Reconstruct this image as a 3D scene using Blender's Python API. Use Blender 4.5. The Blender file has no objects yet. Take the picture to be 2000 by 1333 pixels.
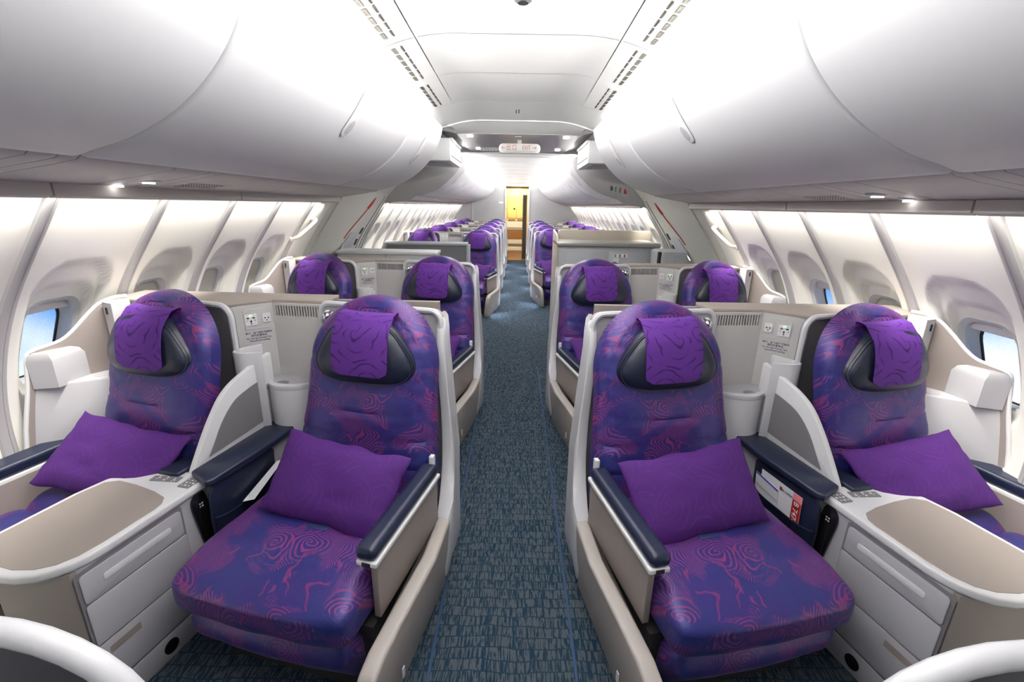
import bpy, bmesh, math, random
from mathutils import Vector, Matrix, noise
random.seed(7)
D = bpy.data; SC = bpy.context.scene; COL = SC.collection
R = math.radians; PI = math.pi
# ------------------------------------------------------------------ camera
def setup_camera():
    yaw, pitch, roll = R(-0.304), R(16.578), R(1.1)
    F = Vector((math.sin(yaw)*math.cos(pitch), math.cos(yaw)*math.cos(pitch), -math.sin(pitch)))
    rt = Vector((math.cos(yaw), -math.sin(yaw), 0)); up = rt.cross(F)
    r2 = rt*math.cos(roll) + up*math.sin(roll); u2 = r2.cross(F)
    cd = D.cameras.new('camera'); cd.sensor_width = 36; cd.lens = 36*889/2000; cd.clip_start = .02; cd.clip_end = 500
    co = D.objects.new('camera', cd); COL.objects.link(co)
    M = Matrix((r2, u2, -F)).transposed().to_4x4(); M.translation = (0.023, 0, 1.66)
    co.matrix_world = M; SC.camera = co
setup_camera()
SC.view_settings.view_transform = 'Standard'; SC.view_settings.look = 'None'
SC.view_settings.gamma = 1; SC.view_settings.use_curve_mapping = False
SC.view_settings.exposure = 0.3
SC.cycles.max_bounces = 8; SC.cycles.diffuse_bounces = 5; SC.cycles.use_denoising = True
# ------------------------------------------------------------------ world: blue sky with cumulus, same all round
w = D.worlds.new('sky'); SC.world = w; w.use_nodes = True
nt = w.node_tree; nt.nodes.clear(); N = nt.nodes.new; L = nt.links.new
tc = N('ShaderNodeTexCoord'); sx = N('ShaderNodeSeparateXYZ'); L(tc.outputs['Generated'], sx.inputs[0])
rp = N('ShaderNodeValToRGB'); mr = N('ShaderNodeMapRange'); mr.inputs[1].default_value = -.6; mr.inputs[2].default_value = .6
L(sx.outputs[2], mr.inputs[0]); L(mr.outputs[0], rp.inputs[0])
e = rp.color_ramp.elements; e[0].position = .1; e[0].color = (.20, .45, .80, 1); e[1].position = .5; e[1].color = (.03, .22, .62, 1)
ns = N('ShaderNodeTexNoise'); ns.inputs['Scale'].default_value = 7; ns.inputs['Detail'].default_value = 8; ns.inputs['Roughness'].default_value = .6
L(tc.outputs['Generated'], ns.inputs['Vector'])
ad = N('ShaderNodeMath'); ad.operation = 'MULTIPLY_ADD'; ad.inputs[1].default_value = -1.1; L(sx.outputs[2], ad.inputs[0]); L(ns.outputs[0], ad.inputs[2])
cr = N('ShaderNodeMapRange'); cr.inputs[1].default_value = .72; cr.inputs[2].default_value = .80; cr.clamp = True; L(ad.outputs[0], cr.inputs[0])
mx = N('ShaderNodeMix'); mx.data_type = 'RGBA'; L(cr.outputs[0], mx.inputs[0]); L(rp.outputs[0], mx.inputs[6]); mx.inputs[7].default_value = (.85, .9, .96, 1)
bg = N('ShaderNodeBackground'); bg.inputs[1].default_value = 1.25; L(mx.outputs[2], bg.inputs[0])
wo = N('ShaderNodeOutputWorld'); L(bg.outputs[0], wo.inputs[0])
# ------------------------------------------------------------------ lights of the cabin, plus added overhead fill
def area(name, loc, rot, sx_, sy_, watt, col=(1, .98, .95), spread=None):
    l = D.lights.new(name, 'AREA'); l.shape = 'RECTANGLE'; l.size = sx_; l.size_y = sy_; l.energy = watt; l.color = col
    if spread: l.spread = spread
    o = D.objects.new(name, l); COL.objects.link(o); o.location = loc; o.rotation_euler = rot; o['kind'] = 'structure'; return o
P_COVE, P_COVE2, P_WASH, P_WASH2, P_FILL, P_FILL_BACK = 105, 150, 21, 46, 26, 6
XC_ = .033
for s in (-1, 1):
    # cove strips above the bins, washing the ceiling
    area('cove_light', (s*.79+XC_*.5, 2.15, 2.352), (0, s*R(118), 0), .04, 4.0, P_COVE)
    area('cove_light', (s*.76+XC_*.5, 10.4, 2.245), (0, s*R(104), 0), .04, 8.0, P_COVE2)
    # strips hidden above the sidewall valance
    area('wash_light', (s*1.590, 1.5, 1.680), (0, -s*R(24), 0), .02, 5.2, P_WASH, (1, .96, .88), R(75))
    area('wash_light', (s*1.590, 10.1, 1.680), (0, -s*R(24), 0), .02, 8.4, P_WASH2, (1, .96, .88), R(75))
area('ceiling_fill', (0, 1.9, 2.42), (0, 0, 0), .8, 3.6, P_FILL)  # added soft fill over the near rows, not a cabin fixture
area('ceiling_fill', (0, -1.0, 2.40), (R(0), 0, 0), .8, 1.0, P_FILL_BACK)  # added weak fill behind the camera
area('ceiling_fill', (0, 10.2, 2.24), (0, 0, 0), .7, 8.0, 75)  # added fill brightening the far cabin
# ------------------------------------------------------------------ materials
def node_mat(name):
    m = D.materials.new(name); m.use_nodes = True; t = m.node_tree
    return m, t, t.nodes['Principled BSDF']
def mat(name, col, rough=.5, metal=0, spec=.5, bump=None, coat=0, emit=None, es=0, trans=0):
    m, t, b = node_mat(name); b.inputs['Base Color'].default_value = (*col, 1); b.inputs['Roughness'].default_value = rough
    b.inputs['Metallic'].default_value = metal; b.inputs['Specular IOR Level'].default_value = spec
    b.inputs['Coat Weight'].default_value = coat; b.inputs['Transmission Weight'].default_value = trans
    if emit: b.inputs['Emission Color'].default_value = (*emit, 1); b.inputs['Emission Strength'].default_value = es
    sc_, st = bump or (350, .04)
    c = t.nodes.new('ShaderNodeTexCoord'); n = t.nodes.new('ShaderNodeTexNoise'); n.inputs['Scale'].default_value = sc_; n.inputs['Detail'].default_value = 3
    bp = t.nodes.new('ShaderNodeBump'); bp.inputs['Strength'].default_value = st; bp.inputs['Distance'].default_value = .004
    t.links.new(c.outputs['Object'], n.inputs['Vector']); t.links.new(n.outputs[0], bp.inputs['Height']); t.links.new(bp.outputs[0], b.inputs['Normal'])
    return m
def mth(t, op, a, b=None, c=None):
    n = t.nodes.new('ShaderNodeMath'); n.operation = op
    for i, v in enumerate((a, b, c)):
        if v is None: continue
        if isinstance(v, (int, float)): n.inputs[i].default_value = v
        else: t.links.new(v, n.inputs[i])
    return n.outputs[0]
def mixc(t, f, a, b):
    n = t.nodes.new('ShaderNodeMix'); n.data_type = 'RGBA'
    if isinstance(f, (int, float)): n.inputs[0].default_value = f
    else: t.links.new(f, n.inputs[0])
    for i, v in ((6, a), (7, b)):
        if isinstance(v, tuple): n.inputs[i].default_value = (*v, 1)
        else: t.links.new(v, n.inputs[i])
    return n.outputs[2]
def nz(t, vec, scale, detail=2, dist=0, out=0):
    n = t.nodes.new('ShaderNodeTexNoise'); n.inputs['Scale'].default_value = scale; n.inputs['Detail'].default_value = detail
    n.inputs['Distortion'].default_value = dist; t.links.new(vec, n.inputs['Vector']); return n.outputs[out]
def smooth(t, v, lo, hi):
    n = t.nodes.new('ShaderNodeMapRange'); n.interpolation_type = 'SMOOTHSTEP'; n.inputs[1].default_value = lo; n.inputs[2].default_value = hi
    t.links.new(v, n.inputs[0]); return n.outputs[0]
def warp(t, vec, scale, amt):
    c = nz(t, vec, scale, 2, 0, 1); s = t.nodes.new('ShaderNodeVectorMath'); s.operation = 'SUBTRACT'; t.links.new(c, s.inputs[0]); s.inputs[1].default_value = (.5, .5, .5)
    k = t.nodes.new('ShaderNodeVectorMath'); k.operation = 'SCALE'; k.inputs['Scale'].default_value = amt; t.links.new(s.outputs[0], k.inputs[0])
    a = t.nodes.new('ShaderNodeVectorMath'); a.operation = 'ADD'; t.links.new(vec, a.inputs[0]); t.links.new(k.outputs[0], a.inputs[1]); return a.outputs[0]
def spiral(t, vec, scale, freq):
    """line field that curls around scattered centres; returns (line 0..1, radius)"""
    v = t.nodes.new('ShaderNodeTexVoronoi'); v.voronoi_dimensions = '2D'; v.inputs['Scale'].default_value = scale; v.inputs['Randomness'].default_value = .75
    t.links.new(vec, v.inputs['Vector'])
    s = t.nodes.new('ShaderNodeVectorMath'); s.operation = 'SUBTRACT'; t.links.new(vec, s.inputs[0]); t.links.new(v.outputs['Position'], s.inputs[1])
    x = t.nodes.new('ShaderNodeSeparateXYZ'); t.links.new(s.outputs[0], x.inputs[0])
    ang = mth(t, 'ARCTAN2', x.outputs[1], x.outputs[0])
    r = mth(t, 'SQRT', mth(t, 'ADD', mth(t, 'MULTIPLY', x.outputs[0], x.outputs[0]), mth(t, 'MULTIPLY', x.outputs[1], x.outputs[1])))
    return mth(t, 'SINE', mth(t, 'MULTIPLY_ADD', r, freq, mth(t, 'MULTIPLY', ang, 2.0))), r
def fabric():
    m, t, b = node_mat('seat_fabric')
    uv = t.nodes.new('ShaderNodeUVMap').outputs[0]
    wv = warp(t, uv, 5, .16)
    ln, r = spiral(t, wv, 5.0, 380)
    w2 = warp(t, uv, 3.2, .34)
    wavet = t.nodes.new('ShaderNodeTexWave'); wavet.inputs['Scale'].default_value = 36; wavet.inputs['Distortion'].default_value = 0; t.links.new(w2, wavet.inputs['Vector'])
    core = smooth(t, r, .080, .055)                       # curls near the centres
    line = mth(t, 'ADD', mth(t, 'MULTIPLY', smooth(t, ln, .1, .75), core), mth(t, 'MULTIPLY', smooth(t, wavet.outputs[1], .55, .85), mth(t, 'SUBTRACT', 1, core)))
    grain = nz(t, uv, 420, 1)
    line = mth(t, 'MULTIPLY', line, smooth(t, grain, .38, .55))
    m1 = smooth(t, nz(t, uv, 6.5, 3, .8), .45, .53)
    w3 = warp(t, uv, 6, .30); bl = t.nodes.new('ShaderNodeTexWave'); bl.inputs['Scale'].default_value = 3.2; bl.inputs['Distortion'].default_value = 2; bl.inputs['Detail Scale'].default_value = 2
    t.links.new(w3, bl.inputs['Vector'])
    blob = mth(t, 'MULTIPLY', smooth(t, bl.outputs[1], .955, .985), mth(t, 'MULTIPLY', smooth(t, nz(t, uv, 9, 2), .50, .58), smooth(t, grain, .3, .5)))
    navy = mixc(t, smooth(t, nz(t, uv, 5, 3), .35, .65), (.014, .022, .135), (.027, .019, .138))
    c1 = mixc(t, mth(t, 'MULTIPLY', line, .55), navy, (.018, .018, .075))       # fine dark weave lines everywhere
    c2 = mixc(t, mth(t, 'MULTIPLY', mth(t, 'MULTIPLY', line, m1), .85), c1, (.33, .035, .11))
    c3 = mixc(t, mth(t, 'MULTIPLY', blob, .45), c2, (.33, .035, .10))
    t.links.new(c3, b.inputs['Base Color']); b.inputs['Roughness'].default_value = .38; b.inputs['Specular IOR Level'].default_value = .8; b.inputs['Specular Tint'].default_value = (.6, .5, 1, 1)
    b.inputs['Sheen Weight'].default_value = .10; b.inputs['Sheen Roughness'].default_value = .35; b.inputs['Sheen Tint'].default_value = (.45, .45, 1, 1)
    bp = t.nodes.new('ShaderNodeBump'); bp.inputs['Strength'].default_value = .25; bp.inputs['Distance'].default_value = .002
    hh = mth(t, 'ADD', mth(t, 'MULTIPLY', line, .3), mth(t, 'MULTIPLY', nz(t, uv, 22, 2), 3.5)); t.links.new(hh, bp.inputs['Height']); t.links.new(bp.outputs[0], b.inputs['Normal'])
    return m
def purple(name, base, dark, amt, linescale):
    m, t, b = node_mat(name); uv = t.nodes.new('ShaderNodeUVMap').outputs[0]
    wv = warp(t, uv, 6, .12); ln, r = spiral(t, wv, 5, linescale)
    f = mth(t, 'MULTIPLY', mth(t, 'MULTIPLY', smooth(t, ln, .80, .96), amt), smooth(t, nz(t, uv, 12, 2), .35, .55))
    c = mixc(t, f, base, dark); g = nz(t, uv, 600, 1)
    c = mixc(t, mth(t, 'MULTIPLY', smooth(t, g, .3, .7), .25), c, tuple(x*.6 for x in base))
    t.links.new(c, b.inputs['Base Color']); b.inputs['Roughness'].default_value = .75; b.inputs['Specular IOR Level'].default_value = .3
    bp = t.nodes.new('ShaderNodeBump'); bp.inputs['Strength'].default_value = .5; bp.inputs['Distance'].default_value = .004
    t.links.new(mth(t, 'ADD', nz(t, uv, 9, 3, .5), mth(t, 'MULTIPLY', g, .04)), bp.inputs['Height']); t.links.new(bp.outputs[0], b.inputs['Normal'])
    return m
def carpet_mat():
    m, t, b = node_mat('carpet'); o = t.nodes.new('ShaderNodeTexCoord').outputs['Object']
    s = t.nodes.new('ShaderNodeSeparateXYZ'); t.links.new(o, s.inputs[0])
    row = mth(t, 'ADD', mth(t, 'MULTIPLY', s.outputs[1], 21), mth(t, 'MULTIPLY', nz(t, o, 6, 2), .8))
    fr = mth(t, 'FRACT', row); cell = mth(t, 'FLOOR', row)
    rowm = mth(t, 'MULTIPLY', smooth(t, fr, .0, .10), smooth(t, fr, 1.0, .92))
    cv = t.nodes.new('ShaderNodeCombineXYZ')
    t.links.new(mth(t, 'MULTIPLY', s.outputs[0], 88), cv.inputs[0]); t.links.new(mth(t, 'MULTIPLY', s.outputs[1], 9), cv.inputs[1]); t.links.new(mth(t, 'MULTIPLY', cell, 3.7), cv.inputs[2])
    n = nz(t, cv.outputs[0], 1.6, 2, .6)
    dash = smooth(t, n, .45, .53)
    g = nz(t, o, 500, 1)
    f = mth(t, 'MULTIPLY', mth(t, 'MULTIPLY', rowm, dash), smooth(t, g, .2, .5))
    dark = mixc(t, smooth(t, g, .35, .65), (.010, .026, .048), (.024, .060, .098))
    c = mixc(t, f, dark, (.105, .128, .150))
    t.links.new(c, b.inputs['Base Color']); b.inputs['Roughness'].default_value = .95; b.inputs['Specular IOR Level'].default_value = .1
    bp = t.nodes.new('ShaderNodeBump'); bp.inputs['Strength'].default_value = .8; bp.inputs['Distance'].default_value = .004
    t.links.new(mth(t, 'ADD', f, g), bp.inputs['Height']); t.links.new(bp.outputs[0], b.inputs['Normal'])
    return m
def brushed():
    m, t, b = node_mat('brushed_metal'); o = t.nodes.new('ShaderNodeTexCoord').outputs['Object']
    s = t.nodes.new('ShaderNodeMapping'); s.inputs['Scale'].default_value = (2, 160, 160); t.links.new(o, s.inputs[0])
    n = nz(t, s.outputs[0], 2, 3); t.links.new(mixc(t, n, (.30, .29, .28), (.50, .49, .47)), b.inputs['Base Color'])
    b.inputs['Metallic'].default_value = .5; b.inputs['Roughness'].default_value = .4; return m
M_ = dict(ledge=mat('ledge_plastic', (.44, .435, .46), .4),slotc=mat('vent_shadow', (.045, .04, .03), .8),
    white=mat('shell_white', (.58, .58, .61), .38), light=mat('trim_light', (.68, .68, .70), .35),
    grey=mat('panel_grey', (.19, .185, .20), .45), dgrey=mat('panel_charcoal', (.05, .05, .065), .5), lgrey=mat('panel_light_grey', (.42, .415, .45), .42),
    beige=mat('beige_panel', (.29, .25, .235), .5, bump=(500, .12)), beigel=mat('beige_laminate', (.30, .26, .235), .5),
    vent=mat('speckled_panel', (.56, .545, .54), .6, bump=(260, .25)),
    base=mat('base_beige', (.38, .345, .325), .45), navy=mat('navy_leather', (.010, .014, .034), .36, spec=.5, bump=(120, .12)),
    navyarm=mat('navy_armrest', (.011, .016, .042), .36, spec=.5), fab=fabric(),
    cloth=purple('purple_cloth', (.108, .026, .255), (.03, .006, .085), .9, 150),
    pil=purple('purple_pillow', (.066, .012, .150), (.13, .05, .25), .22, 260),
    carpet=carpet_mat(), seam=mat('carpet_binding', (.02, .055, .13), .8), binm=mat('bin_white', (.60, .60, .62), .42),
    ceil=mat('ceiling_white', (.88, .88, .86), .5), wall=mat('sidewall_cream', (.90, .885, .83), .5),
    rib=mat('rib_grey', (.42, .41, .42), .45), psu=mat('service_panel', (.52, .50, .49), .5), val=mat('valance', (.40, .37, .36), .5),
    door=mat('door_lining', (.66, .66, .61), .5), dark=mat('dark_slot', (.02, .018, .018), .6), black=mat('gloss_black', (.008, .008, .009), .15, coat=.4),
    chrome=mat('chrome', (.75, .75, .76), .12, 1), metal=brushed(), bulk=mat('bulkhead_grey', (.42, .42, .44), .55),
    cab=mat('cabinet_grey', (.46, .48, .51), .4), red=mat('red', (.45, .02, .02), .5), green=mat('green', (.02, .35, .08), .5),
    lamp=mat('lamp_lens', (1, 1, 1), .3, emit=(1, .97, .92), es=9), led=mat('green_led', (.1, .6, .1), .3, emit=(.2, 1, .2), es=2.5),
    glass=mat('window_plastic', (.95, .97, 1), .05, trans=1), shade=mat('window_shade', (.55, .55, .48), .6), paper=mat('paper', (.78, .79, .82), .6),
    sock=mat('socket_white', (.75, .75, .77), .35), ink=mat('ink_blue_grey', (.10, .10, .16), .6), yellow=mat('galley_yellow', (.80, .62, .26), .5),
    wood=mat('galley_floor', (.20, .10, .035), .5), brown=mat('cardboard', (.30, .15, .06), .7), curt=mat('curtain_grey', (.16, .14, .12), .9), blue=mat('blue_print', (.08, .06, .5), .5),
    pink=mat('pink_print', (.85, .25, .28), .5), belt=mat('seat_belt', (.015, .03, .12), .6), cream=mat('cream', (.66, .60, .46), .5),
    sign=mat('sign_white', (.62, .62, .6), .4, emit=(1, 1, 1), es=.0), handle=mat('handle_ivory', (.68, .67, .60), .4), lcab=mat('cabinet_tan', (.50, .45, .38), .4))
# ------------------------------------------------------------------ mesh builder
XC, Y0 = .033, 2.08            # rows are symmetric about x=XC, first row shells stand at y=Y0
def frame(ox, oy, deg):
    """seat frame (u to the aisle, v forward, z up) -> row coordinates of the LEFT side"""
    c, s = math.cos(R(deg)), math.sin(R(deg)); ox -= XC; oy -= Y0
    return lambda p: (ox + p[0]*c - p[1]*s, oy - p[0]*s - p[1]*c, p[2])
FA = frame(-.571, 2.024, 13); FW = frame(-1.52, 2.06, 15)
FX = lambda p: (p[0]-XC, p[1]-Y0, p[2])         # plain world coordinates of the first left row
ID = lambda p: p
class MB:
    def __init__(s): s.bm = bmesh.new()
    def faces(s, vs, fs):
        v = [s.bm.verts.new(p) for p in vs]
        for f in fs:
            try: s.bm.faces.new([v[i] for i in f])
            except ValueError: pass
        return v
    def box(s, x0, x1, y0, y1, z0, z1, bev=0, seg=2, f=None):
        p = [(x, y, z) for x in (x0, x1) for y in (y0, y1) for z in (z0, z1)]
        if f: p = [f(q) for q in p]
        t = bmesh.new(); v = [t.verts.new(q) for q in p]
        for q in ((0, 1, 3, 2), (4, 6, 7, 5), (0, 4, 5, 1), (2, 3, 7, 6), (0, 2, 6, 4), (1, 5, 7, 3)): t.faces.new([v[i] for i in q])
        if bev: bmesh.ops.bevel(t, geom=t.edges[:], offset=bev, segments=seg, profile=.5, affect='EDGES')
        s.join(t); return s
    def join(s, t):
        m = D.meshes.new('tmp'); t.to_mesh(m); t.free(); s.bm.from_mesh(m); D.meshes.remove(m)
    def loft(s, loops, cap=True, close=True):
        n = len(loops[0]); vs = [p for l in loops for p in l]; fs = []
        for i in range(len(loops)-1):
            for j in range(n if close else n-1):
                k = (j+1) % n; fs.append((i*n+j, i*n+k, (i+1)*n+k, (i+1)*n+j))
        if cap and close: fs.append(tuple(range(n))); fs.append(tuple((len(loops)-1)*n+j for j in range(n)))
        s.faces(vs, fs); return s
    def prism(s, poly, mk, lo, hi, bev=0, seg=2):
        """poly: 2-D points; mk(a,b,t) -> 3-D; extruded from lo to hi"""
        t = MB(); t.loft([[mk(a, b, lo) for a, b in poly], [mk(a, b, hi) for a, b in poly]])
        if bev:
            bmesh.ops.recalc_face_normals(t.bm, faces=t.bm.faces[:])
            ed = [e for e in t.bm.edges if len(e.link_faces) == 2 and e.calc_face_angle() > R(35)]
            bmesh.ops.bevel(t.bm, geom=ed, offset=bev, segments=seg, profile=.5, affect='EDGES', clamp_overlap=True)
        s.join(t.bm); return s
    def tube(s, path, r, n=8, closed=False, cap=True):
        path = [Vector(p) for p in path]; L_ = []; m = len(path); up = None
        for i, p in enumerate(path):
            a = path[i-1] if (i or closed) else p; b = path[(i+1) % m] if (i < m-1 or closed) else p
            d = (b-a).normalized()
            if up is None: up = d.orthogonal().normalized()
            up = (up - d*up.dot(d)).normalized(); sd = d.cross(up)
            rr = r[i] if isinstance(r, (list, tuple)) else r
            L_.append([tuple(p + (up*math.cos(2*PI*k/n) + sd*math.sin(2*PI*k/n))*rr) for k in range(n)])
        if closed: L_.append(L_[0])
        s.loft(L_, cap=cap and not closed); return s
    def rbox(s, c, h, r, n=8, f=None):
        """rounded box, centre c, half sizes h, corner radius r; f deforms each point"""
        t = bmesh.new(); g = []; vs = {}
        def ax(hh):
            k = max(r, 1e-4); out = [-hh + k*(1-math.cos(PI/2*i/4)) for i in range(5)]
            m_ = max(1, n); return out + [-(hh-k)+2*(hh-k)*i/m_ for i in range(1, m_)] + [-q for q in reversed(out)]
        A = [ax(q) for q in h]
        def vert(p):
            key = tuple(round(q, 6) for q in p)
            if key in vs: return vs[key]
            inn = Vector([max(-(h[i]-r), min(h[i]-r, p[i])) for i in range(3)]); d = Vector(p)-inn
            q = inn + (d.normalized()*r if d.length > 1e-9 else d)
            q = (q.x+c[0], q.y+c[1], q.z+c[2])
            vs[key] = t.verts.new(f(q) if f else q); return vs[key]
        for a in range(3):
            b, d = (a+1) % 3, (a+2) % 3
            for sg in (-1, 1):
                for i in range(len(A[b])-1):
                    for j in range(len(A[d])-1):
                        q = []
                        for (ii, jj) in ((i, j), (i+1, j), (i+1, j+1), (i, j+1)):
                            p = [0, 0, 0]; p[a] = sg*h[a]; p[b] = A[b][ii]; p[d] = A[d][jj]; q.append(vert(p))
                        if len(set(q)) > 2:
                            try: t.faces.new(list(dict.fromkeys(q)))
                            except ValueError: pass
        s.join(t); return s
    def grid(s, fn, nu, nv):
        s.faces([fn(i/nu, j/nv) for j in range(nv+1) for i in range(nu+1)], [(j*(nu+1)+i, j*(nu+1)+i+1, (j+1)*(nu+1)+i+1, (j+1)*(nu+1)+i) for j in range(nv) for i in range(nu)]); return s
    def shell(s, fn, back, nu, nv):
        """closed sheet: fn front surface, back back surface (same parameters)"""
        s.grid(fn, nu, nv).grid(back, nu, nv)
        bmesh.ops.remove_doubles(s.bm, verts=s.bm.verts[:], dist=1e-5)
        be = [e for e in s.bm.edges if len(e.link_faces) == 1]
        if be: bmesh.ops.bridge_loops(s.bm, edges=be) if False else None
        n = (nu+1)*(nv+1)
        return s
    def disc(s, c, r, n_=(0, 0, 1), th=.002, seg=20, sy=1):
        z = Vector(n_).normalized(); x = z.orthogonal().normalized(); y = z.cross(x); c = Vector(c)
        lp = lambda k, rr: [tuple(c + z*k + x*rr*math.cos(2*PI*i/seg) + y*sy*rr*math.sin(2*PI*i/seg)) for i in range(seg)]
        s.loft([lp(0, r), lp(th, r)]); return s
    def ball(s, c, r, n=12, f=None, sc=(1, 1, 1)):
        t = bmesh.new(); bmesh.ops.create_uvsphere(t, u_segments=n*2, v_segments=n, radius=r)
        for v in t.verts:
            q = (v.co.x*sc[0]+c[0], v.co.y*sc[1]+c[1], v.co.z*sc[2]+c[2]); v.co = f(q) if f else q
        s.join(t); return s
PARTLOC = {}
def mesh_of(mb, name, m, xf=ID, mirror=False, org=(0, 0, 0), sharp=38, uv=True):
    bm = mb.bm
    bmesh.ops.remove_doubles(bm, verts=bm.verts[:], dist=1e-6)
    uvl = bm.loops.layers.uv.new('UVMap') if uv else None
    if uv:
        for f in bm.faces:
            for l in f.loops: p = l.vert.co; l[uvl].uv = (p.x + 3, p.y - p.z + 5)
    for v in bm.verts:
        q = xf(tuple(v.co)); q = (-q[0] if mirror else q[0], q[1], q[2])
        v.co = (q[0]-org[0], q[1]-org[1], q[2]-org[2])
    bmesh.ops.recalc_face_normals(bm, faces=bm.faces[:])
    me = D.meshes.new(name); bm.to_mesh(me); bm.free()
    for f in me.polygons: f.use_smooth = True
    me.set_sharp_from_angle(angle=R(sharp)); me.materials.append(m if not isinstance(m, str) else M_[m]); return me
def obj(name, mb, m, parent=None, xf=ID, mirror=False, label=None, sharp=38):
    org = (0, 0, 0)
    p = parent
    while p is not None:
        org = tuple(org[i] + p.location[i] for i in range(3)); p = p.parent
    if parent is not None and '_rowbase' in ROWB: b = ROWB['_rowbase']; org = tuple(org[i]-b[i] for i in range(3))
    o = D.objects.new(name, mesh_of(mb, name, m, xf, mirror, org, sharp)); COL.objects.link(o); o.parent = parent
    if label: o['label'] = label
    return o
ROWB = {}
def thing(name, label, cat, loc=(0, 0, 0), group=None, kind=None):
    o = D.objects.new(name, None); COL.objects.link(o); o.location = loc; o.empty_display_size = .1
    if label: o['label'] = label
    if cat: o['category'] = cat
    if group: o['group'] = group
    if kind: o['kind'] = kind
    return o
def tag(o, label, cat, group=None):
    o['label'] = label; o['category'] = cat
    if group: o['group'] = group
    return o
def center_origin(o):
    me = o.data; c = sum((v.co for v in me.vertices), Vector())/len(me.vertices); z = min(v.co.z for v in me.vertices); c.z = z
    me.transform(Matrix.Translation(-c)); o.location = o.location + c; return o
def dup(root, delta, label, group=None, name=None):
    r = root.copy(); COL.objects.link(r); r.location = root.location + Vector(delta); r['label'] = label
    if group: r['group'] = group
    for ch in root.children:
        c = ch.copy(); COL.objects.link(c); c.parent = r
        for g in ch.children:
            d = g.copy(); COL.objects.link(d); d.parent = c
    return r
def rr(w, h, r, n=5, cx=0, cy=0):
    out = []
    for (sx, sy, a0) in ((1, 1, 0), (-1, 1, 90), (-1, -1, 180), (1, -1, 270)):
        for i in range(n+1):
            a = R(a0+90*i/n); out.append((cx+sx*(w-r)+r*math.cos(a), cy+sy*(h-r)+r*math.sin(a)))
    return out
def catmull(pts, n=6, closed=True):
    P = [Vector(p) for p in pts]; out = []; m = len(P)
    for i in range(m if closed else m-1):
        a, b, c, d = (P[(i-1) % m] if closed or i else P[0]), P[i], P[(i+1) % m], (P[(i+2) % m] if closed or i+2 < m else P[-1])
        for k in range(n):
            t = k/n; out.append(tuple(.5*((2*b)+(c-a)*t+(2*a-5*b+4*c-d)*t*t+(3*b-a-3*c+d)*t**3)))
    if not closed: out.append(tuple(P[-1]))
    return out
def text_mesh(s, size, loc3, xdir, ydir, m, name='lettering', parent=None, align='CENTER', bold=0, depth=.0004, xf=None, sxx=1.0):
    cu = D.curves.new('txt', 'FONT'); cu.body = s; cu.size = size; cu.align_x = align; cu.align_y = 'CENTER'; cu.offset = bold; cu.resolution_u = 2
    o = D.objects.new('txt', cu); COL.objects.link(o); bpy.context.view_layer.update()
    me = D.meshes.new_from_object(o.evaluated_get(bpy.context.evaluated_depsgraph_get())); D.objects.remove(o)
    x = Vector(xdir).normalized(); y = Vector(ydir).normalized(); z = x.cross(y); c = Vector(loc3)
    for v in me.vertices: v.co = c + x*v.co.x*sxx + y*v.co.y + z*depth
    me.materials.clear(); me.materials.append(M_[m]); me.name = name
    q = D.objects.new(name, me); COL.objects.link(q)
    if parent is not None:
        q.parent = parent; off = Vector(parent.location); p = parent.parent
        while p is not None: off += p.location; p = p.parent
        me.transform(Matrix.Translation(-off))
    return q
# ================================================================== STRUCTURE
WP = [(-.0, 2.00), (.30, 2.07), (.6, 2.09), (.8, 2.08), (1.0, 2.03), (1.19, 1.949), (1.318, 1.874), (1.467, 1.767), (1.66, 1.63), (1.80, 1.53)]
def wx(z):
    for (a, xa), (b, xb) in zip(WP, WP[1:]):
        if z <= b: t = (z-a)/(b-a); return xa+(xb-xa)*t
    return WP[-1][1]
# smooth version of the profile
_ws = [min(1.8, i*.02) for i in range(91)]
def wxs(z): return sum(wx(max(0, min(1.8, z+d)))*k for d, k in ((-.08, .2), (-.04, .2), (0, .2), (.04, .2), (.08, .2)))
ROOM = (-1.3, 19.2)
fl = MB(); fl.box(-2.12, 2.12, ROOM[0], 14.55, -.05, 0); f_ = obj('floor', fl, 'carpet'); f_['kind'] = 'structure'
for s in (-1, 1):
    sm = MB(); sm.box(s*.272-.006+.005, s*.272+.006+.005, ROOM[0], 4.6, 0, .004, .0015, 1); o = obj('trim_1', sm, 'seam'); o['kind'] = 'structure'; o['label'] = 'blue stitched carpet seam along the aisle'
PITCH = .54
def ss(x, a, b): t = max(0, min(1, (x-a)/(b-a))); return t*t*(3-2*t)
def rrd(y, z, cy, cz, hw, hh, r):
    dx = max(abs(y-cy)-(hw-r), 0); dz = max(abs(z-cz)-(hh-r), 0); return math.hypot(dx, dz)-r + min(0, max(abs(y-cy)-hw, abs(z-cz)-hh)+r)*0
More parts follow.
